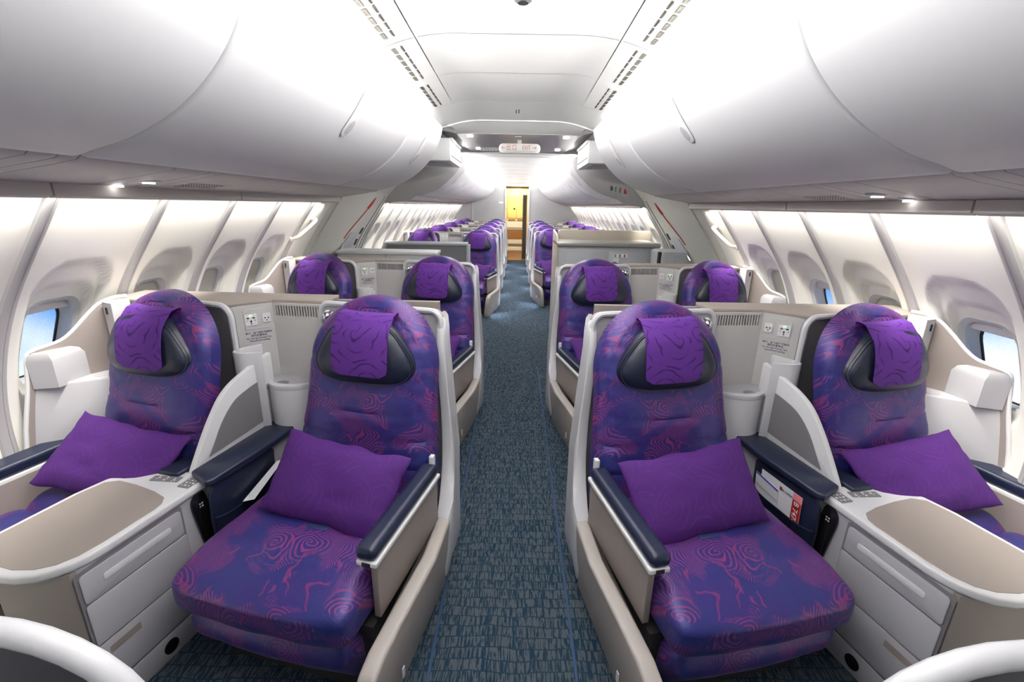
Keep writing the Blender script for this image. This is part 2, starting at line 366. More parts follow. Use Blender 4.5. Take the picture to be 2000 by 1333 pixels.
def wall_panel_mesh(side, window=True):
    """one sidewall panel, y from 0 to PITCH, with nested pockets and a window opening"""
    nv, nu = 112, 46; mb = MB(); W = .265; vs = {}; zs = [i*1.74/nv for i in range(nv+1)]
    cy = W
    def P(i, j):
        y = PITCH*i/nu; z = zs[j]
        x = wxs(z) - .018*math.cos((y/PITCH-.5)*PI)*0
        d1 = rrd(y, z, cy+.0, .98, .185, .42, .15); k1 = ss(-d1, 0, .014)*ss(z, .3, .7)
        d2 = rrd(y, z, cy, 1.05, .145, .25, .085); k2 = ss(-d2, 0, .012)
        pocket = 0.042*k1 + .030*k2
        x += pocket
        return (x*side, y, z)
    hole = lambda y, z: rrd(y, z, cy, 1.04, .118, .185, .075) < 0
    v = [[mb.bm.verts.new(P(i, j)) for i in range(nu+1)] for j in range(nv+1)]
    for j in range(nv):
        for i in range(nu):
            y = PITCH*(i+.5)/nu; z = (zs[j]+zs[j+1])/2
            if window and hole(y, z): continue
            mb.bm.faces.new((v[j][i], v[j][i+1], v[j+1][i+1], v[j+1][i]))
    return mb
def open_obj(name, mb, m, parent=None, label=None, sharp=60):
    me = D.meshes.new(name); mb.bm.to_mesh(me); mb.bm.free()
    for f in me.polygons: f.use_smooth = True
    me.set_sharp_from_angle(angle=R(sharp)); me.materials.append(M_[m]); o = D.objects.new(name, me); COL.objects.link(o); o.parent = parent
    if label: o['label'] = label
    return o
WALL = {s: thing('wall_left' if s < 0 else 'wall_right', None, None, kind='structure') for s in (-1, 1)}
def rib_mesh(side):
    loops = []
    for k in range(41):
        z = 1.74*k/40; x = wxs(z)
        sec = [(-.006, -.030), (.012, -.026), (.022, -.012), (.022, -.002), (.017, 0), (.022, .002), (.022, .012), (.012, .026), (-.006, .030)]
        loops.append([((x-a)*side, b, z) for a, b in sec])
    return MB().loft(loops)
proto_panel, proto_rib, win = {}, {}, {}
wcount = [0]
def make_window(side, y0, state):
    """reveal, inner frame, pane and (state) a shade drawn to some height"""
    wcount[0] += 1; X = wxs(1.04)
    t = thing('window_%d' % wcount[0], None, None, (side*X, y0+.265, 1.04), kind='structure')
    key = (side, 'w')
    def ring(o1, o2, x1, x2):
        a = rr(*o1, n=6); b = rr(*o2, n=6)
        mk = lambda l, x, lean=0: [(side*(x - (z)*.30), y, z) for y, z in l]
        return a, b, mk
    if key not in win:
        mk = lambda l, x: [(side*(x - z*.42), y, z) for y, z in l]
        L1, L2, L3, L4, L5 = rr(.128, .195, .08, 6), rr(.112, .178, .072, 6), rr(.106, .172, .07, 6), rr(.100, .160, .085, 6), rr(.128, .195, .08, 6)
        m1 = MB(); m1.loft([mk(L1, .055), mk(L2, .070), mk(L2, .085), mk(L1, .085)] + [mk(L1, .055)], cap=False)
        win[key] = (mesh_of(m1, 'reveal_lip', 'light'),)
        m2 = MB(); m2.loft([mk(rr(.118, .184, .075, 6), .082), mk(rr(.116, .182, .085, 6), .11), mk(rr(.112, .172, .09, 6), .138), mk(rr(.135, .2, .09, 6), .142), mk(rr(.135, .2, .09, 6), .082), mk(rr(.118, .184, .075, 6), .082)], cap=False)
        win[key] += (mesh_of(m2, 'reveal', 'light'),)
        m3 = MB(); m3.loft([mk(rr(.113, .173, .09, 6), .134), mk(rr(.106, .166, .086, 6), .134), mk(rr(.106, .166, .086, 6), .144), mk(rr(.113, .173, .09, 6), .144), mk(rr(.113, .173, .09, 6), .134)], cap=False)
        win[key] += (mesh_of(m3, 'seal', 'dark'),)
        m4 = MB(); m4.loft([mk(rr(.110, .170, .088, 6), .140), mk(rr(.110, .170, .088, 6), .143)])
        win[key] += (mesh_of(m4, 'pane', 'glass'),)
        m5 = MB(); m5.loft([mk(rr(.113, .179, .07, 6), .088), mk(rr(.113, .179, .07, 6), .092)]); win[key] += (mesh_of(m5, 'shade', 'shade'),)
        m6 = MB(); m6.loft([mk(rr(.113, .02, .01, 3, 0, .158), .086), mk(rr(.113, .02, .01, 3, 0, .158), .096)]); win[key] += (mesh_of(m6, 'shade_edge', 'light'),)
    names = ['reveal_lip', 'reveal', 'seal', 'pane'] + (['shade'] if state == 'closed' else ['shade_edge'])
    for nme in names:
        o = D.objects.new(nme, win[key][['reveal_lip', 'reveal', 'seal', 'pane', 'shade', 'shade_edge'].index(nme)]); COL.objects.link(o); o.parent = t
for s in (-1, 1):
    proto_panel[s] = wall_panel_mesh(s); pm = open_obj('wall_panel', proto_panel[s], 'wall', WALL[s]); me = pm.data
    ribm = mesh_of(rib_mesh(s), 'rib', 'rib')
    first = 1.676 if s < 0 else 1.605
    ys = [first + PITCH*k for k in range(-5, 4)] + [5.95 + PITCH*k for k in range(16)]
    D.objects.remove(pm)
    for y in ys:
        p = D.objects.new('wall_panel', me); COL.objects.link(p); p.parent = WALL[s]; p.location = (0, y, 0)
    for y in ys + [first + PITCH*4, 5.95 + PITCH*16]:
        p = D.objects.new('rib', ribm); COL.objects.link(p); p.parent = WALL[s]; p.location = (0, y, 0)
        if y > 5.9: p.scale = (1, .6, 1)
    for k, y in enumerate(ys):
        st = 'open'
        if s < 0: st = 'open' if k in (4, 5) else 'closed'
        else: st = 'open' if k in (4, 5, 7) else 'closed'
        if k > 8: st = 'closed'
        if y > -1.0: make_window(s, y, st)
    # smooth lining around the side door
    y0, y1 = first + PITCH*4, 5.95
    dm = MB()
    def dfn(a, b):
        y = y0 + .395 + (y1-y0-.395)*a; z = 1.86*b; x = wxs(z) if z < 1.8 else 1.53-(z-1.8)*.9
        k = ss(y, y0+.41, y0+.52)*ss(-y, -5.9, -5.75); return (s*(x - .035*k*(1 if 1 else 0)), y, z)
    dm.grid(dfn, 48, 40); o = open_obj('door_lining', dm, 'door', WALL[s])
    m_ = MB(); m_.grid(lambda a, b: (s*wxs(1.8*b) if b < 1 else s*1.53, y0+.41*a, 1.8*b), 8, 40); open_obj('wall_panel', m_, 'wall', WALL[s])
    # door frame beads
    for yy in (4.28, 5.62, 5.74):
        b = MB(); b.tube([(s*(wxs(z)-.040), yy + .0*z, z) for z in [i*.06 for i in range(30)]], .006, 6); obj('door_bead', b, 'rib', WALL[s])
    b = MB()
    pth = [(s*(wxs(z)-.042), 5.02+.26*ss(z, 1.2, 1.7), z) for z in [1.28+i*.02 for i in range(21)]]
    b.tube(pth, .005, 5); z = 1.66; b.tube([(s*(wxs(1.60)-.042), 5.235, 1.60), (s*(wxs(1.66)-.042), 5.27, 1.66), (s*(wxs(1.72)-.042), 5.30, 1.72)], [.014, .014, .002], 6)
    obj('red_stripe', b, 'red', WALL[s], label='red arming indicator stripe')
    for zz in (1.21, 1.34):
        b = MB(); b.prism([(5.50, zz-.035), (5.56, zz-.035), (5.56, zz+.035), (5.50, zz+.035)], lambda a, c, t: (s*(wxs(c)-.035-t), a, c), 0, .006); obj('latch_slot', b, 'dark', WALL[s])
    b = MB(); b.prism([(4.98, 1.05), (5.36, 1.05), (5.44, 1.34), (5.18, 1.34)], lambda a, c, t: (s*(wxs(c)-.03-t), a, c), 0, .012, .004); obj('hatch', b, 'cab', WALL[s])
    b = MB(); b.tube([(s*(wxs(1.14)-.05), 5.02, 1.12), (s*(wxs(1.18)-.065), 5.05, 1.18), (s*(wxs(1.2)-.05), 5.07, 1.22)], .012, 8); obj('hatch_handle', b, 'chrome', WALL[s])
    # ivory grab handle
    gt = thing('grab_handle', 'ivory grab handle on the %s sidewall before the side door' % ('left' if s < 0 else 'right'), 'handle', (s*1.7, 3.92, 1.40))
    hz = [(3.60, 1.365, 0), (3.605, 1.37, .035), (3.625, 1.39, .05), (3.70, 1.45, .055), (3.765, 1.50, .05), (3.785, 1.515, .035), (3.79, 1.52, 0)]
    pts = [(s*(wxs(z)-o_), y+.22, z) for y, z, o_ in hz]
    b = MB(); b.tube(catmull(pts, 5, False), .014, 10); obj('grip', b, 'handle', gt)
    for q in (pts[0], pts[-1]):
        b = MB(); b.ball((q[0]-s*.006, q[1], q[2]), .024, 8, sc=(.6, 1, 1)); obj('mount', b, 'handle', gt)
# ---- ceiling
CT = thing('ceiling', None, None, kind='structure')
def cz(x, y):
    """near ceiling height"""
    a = abs(x-.01); z = 2.455 if a < .30 else 2.455 - (min(a, .66)-.30)**2*.55
    return z - .020*(y-2)
seams = [-1.3, -.1, .6, 1.24, 1.88, 2.50, 3.12, 3.84]
for a, b_ in zip(seams, seams[1:]):
    for (xa, xb) in ((-.86, -.485), (-.48, .50), (.505, .89)):
        if xa != -.48 and a not in seams[::1]: continue
        m = MB(); g = .003
        fr = lambda i, j, xa=xa, xb=xb, a=a, b_=b_: (xa+(xb-xa)*i, a+g+(b_-a-2*g)*j, cz(xa+(xb-xa)*i, a+(b_-a)*j))
        m.grid(fr, 14, 2); m.grid(lambda i, j: (fr(i, j)[0], fr(i, j)[1], fr(i, j)[2]+.015), 14, 2)
        obj('ceiling_panel', m, 'ceil', CT)
# end cove, arch and lowered header
m = MB(); m.grid(lambda i, j: (-.74+1.50*i, 3.845+.47*j, cz(-.74+1.5*i, 3.84)-.02*math.sin(j*PI/2)-.03*j*j), 18, 8); open_obj('end_cove', m, 'ceil', CT)
m = MB(); m.tube([(x, 4.33, cz(x, 3.84)-.05) for x in [-.75+1.51*i/20 for i in range(21)]], .008, 6); obj('arch_bead', m, 'ceil', CT)
m = MB(); m.grid(lambda i, j: ((-.73+1.48*i)*(1-j)+(-.56+1.15*i)*j, 4.335+.29*j, (cz(-.74+1.5*i, 3.84)-.055)*(1-j)+2.30*j), 18, 4); open_obj('ramp_panel', m, 'ceil', CT)
top = MB(); top.box(-2.2, 2.2, ROOM[0], 19.3, 2.56, 2.6); top.box(-1.72, -1.66, ROOM[0], 14.6, 1.72, 2.56); top.box(1.66, 1.72, ROOM[0], 14.6, 1.72, 2.56); obj('light_baffle', top, 'ceil', CT)  # unseen cover slabs; the sides are added to stop sky light leaking in
m = MB(); m.box(-.56, .60, 4.62, 6.08, 2.295, 2.32, .004, 1); obj('brushed_panel', m, 'metal', CT, label='brushed metal ceiling panel with downlights')
for sx in (-1, 1):
    for yy in (4.72, 5.72):
        m = MB(); m.disc((.02+sx*.46, yy, 2.283), .030, th=.012); obj('downlight', m, 'lamp', CT)
    m = MB(); m.grid(lambda i, j: (.02+sx*(.57+.40*i), 4.30+1.75*j, 2.30+.10*i), 3, 3); open_obj('header_side', m, 'rib', CT)
m = MB(); m.disc((.02, 4.72, 2.285), .035, th=.01); obj('speaker_ring', m, 'rib', CT)
m = MB(); m.grid(lambda i, j: (-.86+1.80*i, 6.08+8.5*j, 2.275+.02*math.cos((i-.5)*PI)), 10, 3); open_obj('far_panel', m, 'ceil', CT)
for yy in [6.6+1.0*k for k in range(8)]:
    m = MB(); m.tube([(-.80+1.68*i/10, yy, 2.275+.02*math.cos((i/10-.5)*PI)) for i in range(11)], .003, 5); obj('panel_joint', m, 'rib', CT)
for (x, y) in ((-.44, 4.8), (.48, 4.8), (-.44, 5.72), (.48, 5.72)):
    area('downlight_lamp', (x, y, 2.27), (0, 0, 0), .05, .05, 4)
# smoke detector
m = MB(); m.disc((.03, 2.12, cz(.03, 2.12)-.012), .034, th=.012); sd = obj('smoke_detector', m, 'rib'); m = MB(); m.disc((.03, 2.12, cz(.03, 2.12)-.02), .022, th=.012); center_origin(tag(sd, 'small round detector set in the centre of the near ceiling', 'detector'))
q = obj('sensor', m, 'dark', sd)
m = MB(); m.box(-.004, .004, -.06, .06, 0, .006); m.box(.018, .026, -.06, .06, 0, .006); q = obj('ceiling_slot', m, 'dark'); q.location = (0, 3.98, cz(0, 3.84)-.045); q['kind'] = 'structure'
# ---- bins
BP = [(1.235, 1.79), (1.21, 1.768), (1.15, 1.785), (1.05, 1.815), (.95, 1.862), (.87, 1.915), (.80, 1.978), (.74, 2.05), (.695, 2.13), (.665, 2.20), (.648, 2.255), (.640, 2.29)]
def bin_mesh(s, y0, y1, prof, topz, seg=1):
    pr = catmull(prof, 4, False); full = pr + [(prof[-1][0]+.025, topz-.005), (prof[-1][0]+.08, topz), (1.55, topz), (1.55, 1.80), (prof[0][0]+.03, 1.79)]
    R_ = .022; loops = []
    for y, k in ((y0+.001, 1), (y0+.004, .55), (y0+.010, .2), (y0+.02, 0), (y1-.02, 0), (y1-.010, .2), (y1-.004, .55), (y1-.001, 1)):
        cx_, cz_ = 1.2, 2.2; lp = []
        for i, (x, z) in enumerate(full):
            if i < len(pr): d = Vector((cx_-x, cz_-z)).normalized()*.012*k; x += d.x; z += d.y
            lp.append((s*x+(XC*.5), y, z))
        loops.append(lp)
    m = MB(); m.loft(loops); return m
def bin_handle(parent, s, y, prof, zc=2.03, dz=.11, slant=.14, m='light'):
    pr = catmull(prof, 4, False)
    def bx(z):
        for (xa, za), (xb, zb) in zip(pr, pr[1:]):
            if za <= z <= zb and zb > za: return xa+(xb-xa)*(z-za)/(zb-za)
        return pr[-1][0]
    def P(t, w, off): # t along -1..1 , w lateral
        z = zc+dz*t; yy = y+slant*t + w; return (s*(bx(z)-off)+XC*.5, yy, z)
    b = MB(); loops = []
    for k in range(17):
        t = -1+2*k/16; wd = .050*math.sqrt(max(.02, 1-t*t))**.7*(1.0-.25*t)
        loops.append([P(t, wd*math.cos(a), .004+.007*max(0, math.sin(a))) for a in [i*PI/6 for i in range(12)]])
    b.loft(loops); h = obj('handle', b, m, parent)
    b = MB(); loops = []
    for k in range(9):
        t = -.9+.55*k/8; wd = .032*math.sqrt(max(.02, 1-((t+.62)/.29)**2))
        loops.append([P(t, wd*math.cos(a), .010+.003*max(0, math.sin(a))) for a in [i*PI/5 for i in range(10)]])
    b.loft(loops); o = obj('latch', b, 'lgrey', parent)
names = {(-1, 0): 'huge near bin, top left corner of the cabin', (-1, 1): 'large overhead bin with handle, second on the left', (-1, 2): 'last overhead bin before the side door, left',
         (1, 0): 'huge near bin, top right corner of the cabin', (1, 1): 'large overhead bin with handle, second on the right', (1, 2): 'last overhead bin before the side door, right'}
for s in (-1, 1):
    spans = [(-.5, 1.34), (1.35, 3.22), (3.23, 4.25)]
    for k, (a, b_) in enumerate(spans):
        t = thing('overhead_bin', 'white curved ' + names[(s, k)], 'luggage bin', (s*1.1, (a+b_)/2, 1.77), 'overhead bins of the near cabin')
        obj('door', bin_mesh(s, a, b_, BP, 2.325), 'binm', t)
        if k: bin_handle(t, s, (2.30, 3.72)[k-1], BP, 2.055, .100, .0)
    BF = [(x, z-(.0 if z < 2 else (z-2)*.28)) for x, z in BP]
    n = 8; ya = 5.82; st = (14.5-ya)/n
    for k in range(n):
        a, b_ = ya+st*k, ya+st*(k+1)-.01
        t = thing('overhead_bin', 'white overhead bin in the far cabin, %s side, %s from the side door' % ('left' if s < 0 else 'right', ['first', 'second', 'third', 'fourth', 'fifth', 'sixth', 'seventh', 'eighth'][k]), 'luggage bin', (s*1.1, (a+b_)/2, 1.77), 'overhead bins of the far cabin')
        obj('door', bin_mesh(s, a, b_, BF, 2.225), 'binm', t)
        bin_handle(t, s, (a+b_)/2, BF, 2.0, .08, .0)
    # end panel beside the door, with placards
    t = thing('bin_end_panel', 'pale end panel closing the far bins, %s of the exit sign' % ('left' if s < 0 else 'right'), 'panel', (s*1.1, 5.79, 1.7))
    poly = [(x-.01, z-.01) for x, z in catmull(BF, 4, False)[3:]] + [(.9, 2.3), (1.5, 2.0), (1.66, 1.70), (1.60, 1.66), (1.30, 1.70)]
    b = MB(); b.prism(poly, lambda a, c, tt: (s*a+XC*.5, tt, c), 5.775, 5.805, .006); obj('panel', b, 'cab' if 0 else 'rib', t)
    if s > 0:
        for i, (mm) in enumerate(('ink', 'green', 'red', 'red')):
            b = MB(); x0 = 1.14+i*.055; b.box(x0, x0+(.012 if i in (1, 2) else .028), 5.768, 5.774, 1.855-i*.012, 1.893-i*.012); b.ball((x0+.008, 5.771, 1.903-i*.012), .009, 5); obj('placard', b, mm, t)
        b = MB(); b.prism(rr(.04, .014, .012, 3, 1.32, 1.80), lambda a, c, tt: (a, tt, c), 5.765, 5.776); obj('placard_plate', b, 'cab', t)
    # closet boxes above the door aisle
    t = thing('ceiling_locker', 'white ceiling locker with slotted underside, %s of the exit sign' % ('left' if s < 0 else 'right'), 'locker', (s*.82, 5.0, 2.0))
    b = MB(); b.box(s*.64+XC, s*1.05+XC, 4.55, 5.35, 2.05, 2.25, .012, 2); obj('body', b, 'light', t)
    b = MB(); b.box(s*.625+XC, s*.66+XC, 4.6, 5.3, 2.23, 2.26, .01, 2); obj('rail', b, 'white', t)
    b = MB(); b.box(s*.632+XC, s*.64+XC, 4.60, 5.30, 2.098, 2.104); obj('slot', b, 'dark', t)
    b = MB(); b.box(s*.632+XC, s*.64+XC, 4.80, 4.95, 2.13, 2.20); obj('placard', b, 'cream', t)
    b = MB(); b.box(s*.70+XC, s*.95+XC, 4.65, 5.1, 2.044, 2.052); obj('underside_hatch', b, 'rib', t)
    # sloping soffit over the door
    m = MB(); m.grid(lambda i, j: (s*(1.62-.90*i+.06*math.sin(i*PI)), 4.0+1.85*j, 1.66+.66*i+.05*math.sin(i*PI)), 10, 4); o = open_obj('trim_2', m, 'door'); o['kind'] = 'structure'
    # bin end closing face toward the door
    # service panels under the bins
    SP = thing('service_channel', 'row of service panels beneath the %s bins of the near cabin' % ('left' if s < 0 else 'right'), 'panel', (s*1.4, 1.5, 1.7))
    cuts = [-.5, .75, 1.22, 1.30, 1.36, 1.74, 1.93, 2.01, 2.40, 2.85, 3.05, 3.45, 3.75, 4.25]
    for a, b_ in zip(cuts, cuts[1:]):
        m = MB(); g = .0025
        sec = [(1.205, 1.80), (1.213, 1.775), (1.23, 1.762), (1.30, 1.748), (1.45, 1.722), (1.56, 1.704), (1.565, 1.71), (1.57, 1.80)]
        m.loft([[(s*x+XC*.3, a+g, z) for x, z in sec], [(s*x+XC*.3, b_-g, z) for x, z in sec]]); o = obj('service_panel', m, 'psu', SP)
    for a, b_ in ((-.5, 1.60), (1.605, 2.70), (2.705, 4.22)):
        m = MB(); sec = [(1.575, 1.69), (1.60, 1.692), (1.625, 1.66), (1.618, 1.655), (1.585, 1.658)]; sec = [(1.545, 1.706), (1.572, 1.703), (1.575, 1.664), (1.566, 1.656), (1.545, 1.664)]
        m.loft([[(s*x, a, z) for x, z in sec], [(s*x, b_-.004, z) for x, z in sec]]); o = obj('valance', m, 'val', SP)
    m = MB(); m.loft([[(s*x, 5.9, z) for x, z in sec], [(s*x, 14.5, z) for x, z in sec]]); o = obj('valance', m, 'val'); o.name = 'trim_3'; o['kind'] = 'structure'
    m = MB(); m.loft([[(s*x, 5.83, z) for x, z in [(1.205, 1.80), (1.23, 1.762), (1.58, 1.70), (1.6, 1.80)]], [(s*x, 14.5, z) for x, z in [(1.205, 1.80), (1.23, 1.762), (1.58, 1.70), (1.6, 1.80)]]]); o = obj('trim_4', m, 'psu'); o['kind'] = 'structure'
    for (x, y, r_) in ((1.435, 1.885, .034), (1.525, 1.845, .026)):
        z = 1.722+(1.45-x)*.17
        t = thing('reading_light', '%s reading light under the %s bins' % ('bright inner' if r_ > .03 else 'outer', 'left' if s < 0 else 'right'), 'lamp', (s*x, y, z-.004))
        b = MB(); b.ball((s*x, y, z+.006), r_, 10, sc=(1.25, 1.5, .35)); obj('bezel', b, 'lgrey', t); b = MB(); b.disc((s*(x-.002), y, z-.0085), r_*.62, (0, 0, 1), .004, sy=1); obj('lens', b, 'lamp', t)
    b = MB()
    for i in range(14):
        for j in range(5): b.disc((s*(1.40+.018*j), 2.08+.018*i+.009*(j % 2), 1.7285-.0030*j-.003), .0035, th=.002, seg=6)
    o = obj('speaker_grille', b, 'grey', SP); o['kind'] = 'stuff'
# ceiling air vents, six openings each
for s in (-1, 1):
    for k, (a, b_) in enumerate(((1.30, 2.44), (2.55, 3.12), (3.24, 3.80))):
        if k == 0: a = 1.42
        t = thing('air_vent', '%s double-row ceiling air vent, %s side' % (['nearest', 'middle', 'farthest'][k], 'left' if s < 0 else 'right'), 'vent', (s*.62, (a+b_)/2, 2.38), 'ceiling air vents')
        n = 12 if k == 0 else 6; st = (b_-a)/n
        for i in range(n):
            y = a+st*i; x = s*.620+.015; z = cz(x, y)
            b = MB(); b.box(x-.012, x+.012, y, y+st*.76, z-.004, z+.002); obj('slot', b, 'slotc', t)
            x = s*.578+.015; z = cz(x, y); b = MB(); b.box(x-.004, x+.004, y, y+st*.80, z-.004, z+.002); obj('slot', b, 'slotc', t)
# ---- front closure behind camera
m = MB(); m.box(-2.2, 2.2, ROOM[0]-.05, ROOM[0], 0, 2.6); o = obj('wall_back', m, 'bulk'); o['kind'] = 'structure'
# ---- far bulkhead with doorway and galley
m = MB()
for bx in ((-2.2, -.335, 0, 2.56), (.385, 2.2, 0, 2.56), (-.335, .385, 2.235, 2.56)): m.box(bx[0], bx[1], 14.55, 14.62, bx[2], bx[3])
o = obj('wall_front', m, 'bulk'); o['kind'] = 'structure'
m = MB(); m.box(-1.36, -1.345, 14.53, 14.55, .8, 1.75); o = obj('panel_joint', m, 'light', o)
m = MB()
for bx in ((-.355, -.325, 0, 2.25), (.375, .405, 0, 2.25), (-.355, .405, 2.22, 2.26)): m.box(bx[0], bx[1], 14.50, 14.56, bx[2], bx[3], .006, 1)
o = obj('door_1', m, 'light'); o['kind'] = 'structure'
m = MB(); m.prism(rr(.075, .028, .026, 4, -.47, 1.745), lambda a, c, t: (a, t, c), 14.53, 14.55); o = center_origin(tag(obj('seat_sign', m, 'sock'), 'small white oval sign with green mark left of the far doorway', 'sign')); m = MB(); m.box(-.485, -.455, 14.524, 14.53, 1.725, 1.765); obj('green_mark', m, 'led', o)
# galley beyond
m = MB(); m.box(-1.5, 1.5, 14.62, 19.2, -.05, 0); o = obj('floor', m, 'wood'); o.name = 'floor_galley'; o['kind'] = 'structure'
m = MB(); m.box(-1.5, 1.5, 19.2, 19.25, 0, 2.56); m.box(-1.5, -1.45, 14.62, 19.2, 0, 2.56); m.box(1.45, 1.5, 14.62, 19.2, 0, 2.56); o = obj('wall_galley', m, 'yellow'); o['kind'] = 'structure'
g = thing('galley_unit', 'warm lit galley cupboards seen through the far doorway', 'galley', (-.05, 17.4, 0))
m = MB(); m.box(-.75, .55, 17.3, 17.9, 0, 2.25); obj('carcass', m, 'cream', g)
for i, x in enumerate((-.66, -.325, .01)):
    m = MB(); m.box(x, x+.32, 17.27, 17.3, 1.22, 2.0, .01, 1); dd = obj('cupboard_door', m, 'yellow', g); m = MB(); m.ball((x+.25, 17.26, 1.55), .035, 6, sc=(1, .5, 1)); obj('knob', m, 'dark', dd)
    m = MB(); m.box(x+.03, x+.29, 17.26, 17.30, 1.13, 1.18); obj('switch_row', m, 'brown', g)
for z0, z1, mm in ((.88, 1.10, 'paper'), (.80, .86, 'rib'), (.48, .78, 'brown'), (.30, .45, 'paper'), (.22, .27, 'grey'), (.05, .20, 'paper')):
    m = MB(); m.box(-.64, .36, 17.26, 17.3, z0, z1, .006, 1); obj('stowage_panel', m, mm, g)
m = MB(); m.prism([(x*.5, .03+.03*math.sin(i*1.6)) for i, x in enumerate([0+.02*k for k in range(14)])] + [(.13, .1), (0, .1)], lambda a, c, t: (.20+a, 14.72+c, t), .02, 1.98); tag(center_origin(obj('curtain', m, 'curt')), 'dark grey gathered curtain at the right of the far doorway', 'curtain')
m = MB(); m.prism(rr(.13, .04, .03, 4, .03, 2.13), lambda a, c, t: (a, t, c), 14.68, 14.72, .005); xs = tag(center_origin(obj('exit_sign', m, 'cream')), 'cream exit sign over the far doorway', 'sign'); text_mesh('← 出口 EXIT →', .042, (.03, 14.675, 2.13), (1, 0, 0), (0, 0, 1), 'red', parent=xs)
l = D.lights.new('galley_lamp', 'POINT'); l.energy = 60; l.color = (1, .84, .58); l.shadow_soft_size = .15; lo = D.objects.new('galley_lamp', l); COL.objects.link(lo); lo.location = (0, 16.3, 2.1)
# exit sign
t = thing('exit_sign', 'white rounded hanging exit sign with red Chinese and English lettering', 'sign', (.036, 4.9, 2.16))
m = MB(); m.prism(rr(.207, .045, .042, 8, .036, 2.207), lambda a, c, tt: (a, tt, c), 4.89, 4.94, .006, 3); obj('housing', m, 'light', t)
m = MB(); m.prism(rr(.190, .033, .030, 8, .036, 2.212), lambda a, c, tt: (a, tt, c), 4.882, 4.893, .003); obj('face', m, 'sign', t)
text_mesh('出 口', .056, (-.045, 4.8815, 2.211), (1, 0, 0), (0, 0, 1), 'red', parent=t, sxx=.85)
text_mesh('EXIT', .056, (.103, 4.8815, 2.212), (1, 0, 0), (0, 0, 1), 'red', parent=t, sxx=.72)
for sx, xx in ((-1, -.125), (1, .183)):
    m = MB(); m.box(xx-.020+.036*0, xx+.020, 4.879, 4.8815, 2.2095, 2.2135)
    for k in (-1, 1): m.loft([[(xx+sx*.020, q, 2.2115) for q in (4.879, 4.8815)] + [(xx+sx*.016, q, 2.2115) for q in (4.8815, 4.879)], [(xx+sx*.004, q, 2.2115+k*.015) for q in (4.879, 4.8815)] + [(xx+sx*.000, q, 2.2115+k*.015) for q in (4.8815, 4.879)]])
    obj('arrow', m, 'red', t)
m = MB(); m.box(.015, .055, 4.9, 4.93, 2.245, 2.296); obj('hanger', m, 'rib', t)
t = thing('cable_guide', 'white slotted strip left of the hanging exit sign', 'strip', (-.25, 5.5, 2.25))
m = MB(); m.box(-.40, -.17, 5.45, 5.5, 2.235, 2.285, .006, 1); obj('strip', m, 'white', t)
for i in range(6): m = MB(); m.box(-.385+.036*i, -.38+.036*i, 5.446, 5.45, 2.237, 2.252); obj('notch', m, 'dark', t)
# ================================================================== SUITES
def pad(outline, mk, prof, cx=0, cy=0):
    """cushion from a closed outline: prof = [(scale, height)...]; mk(a,b,h)->point"""
    m = MB(); m.loft([[mk(cx+(a-cx)*s_, cy+(b-cy)*s_, h) for a, b in outline] for s_, h in prof]); return m
def backrest(hw, hwb, ztop, zc, zbot, T=.085, lean=.26):
    """domed quilted backrest in (u, v, z)"""
    r = hw; m = MB()
    def width(z):
        if z > zc:
            q = (z-zc)/(ztop-zc); return r*math.sqrt(max(0, 1-q**2.15))
        return r + (hwb-r)*ss(-z, -zc, -zbot)
    nv, nu = 72, 44; zs = [zbot+(ztop-zbot)*math.sin(PI/2*j/nv)**.9 if 0 else zbot+(ztop-zbot)*(1-(1-j/nv)**1.5) for j in range(nv+1)]
    vb = lambda z: .055+(ztop-z)*lean - .05*math.exp(-((z-.62)/.16)**2)*0
    def P(i, j, front):
        z = zs[j]; w_ = max(width(z), .002); s_ = math.sin(PI/2*(2*i/nu-1)); u = w_*s_
        e_ = (1-abs(s_)**5)**.5; et = (1-max(0, (z-zc)/(ztop-zc))**4)**.5; eb = ss(z, zbot, zbot+.03)
        h = T*e_*et*(.35+.65*eb) if front else 0
        if front:
            # welt line set in from the edge, plus sewn cross channels
            rad = (abs(u)/r if z < zc else math.hypot(u/r, (z-zc)/(ztop-zc)))
            h -= .006*math.exp(-((rad-.86)/.012)**2)*(1 if z > .80 else 0)
            if rad < .86 or z < .80:
                for zz in (.80, .685, .575): h -= .008*math.exp(-((z-zz-.01*s_*s_)/.006)**2)
            if rad > .84 and z > 0.9: h -= .006*math.exp(-((z-1.0)/.005)**2)
            h += .006*noise.noise(Vector((u*6, z*9, hw))) + .003*noise.noise(Vector((u*16, z*26, 3)))
        return (u, vb(z)+h, z)
    F = [[m.bm.verts.new(P(i, j, 1)) for i in range(nu+1)] for j in range(nv+1)]; B = [[m.bm.verts.new((P(i, j, 0)[0], P(i, j, 0)[1]-.03, P(i, j, 0)[2])) for i in range(nu+1)] for j in range(nv+1)]
    for G in (F, B):
        for j in range(nv):
            for i in range(nu): m.bm.faces.new((G[j][i], G[j][i+1], G[j+1][i+1], G[j+1][i]))
    for j in range(nv):
        m.bm.faces.new((F[j][0], F[j+1][0], B[j+1][0], B[j][0])); m.bm.faces.new((F[j][nu], F[j+1][nu], B[j+1][nu], B[j][nu]))
    for i in range(nu):
        m.bm.faces.new((F[0][i], F[0][i+1], B[0][i+1], B[0][i])); m.bm.faces.new((F[nv][i], F[nv][i+1], B[nv][i+1], B[nv][i]))
    return m
HO = catmull([(0, -.130), (.12, -.127), (.195, -.108), (.230, -.065), (.224, -.018), (.190, .040), (.145, .098), (.08, .140), (0, .152), (-.08, .140), (-.145, .098), (-.190, .040), (-.224, -.018), (-.230, -.065), (-.195, -.108), (-.12, -.127)], 4)
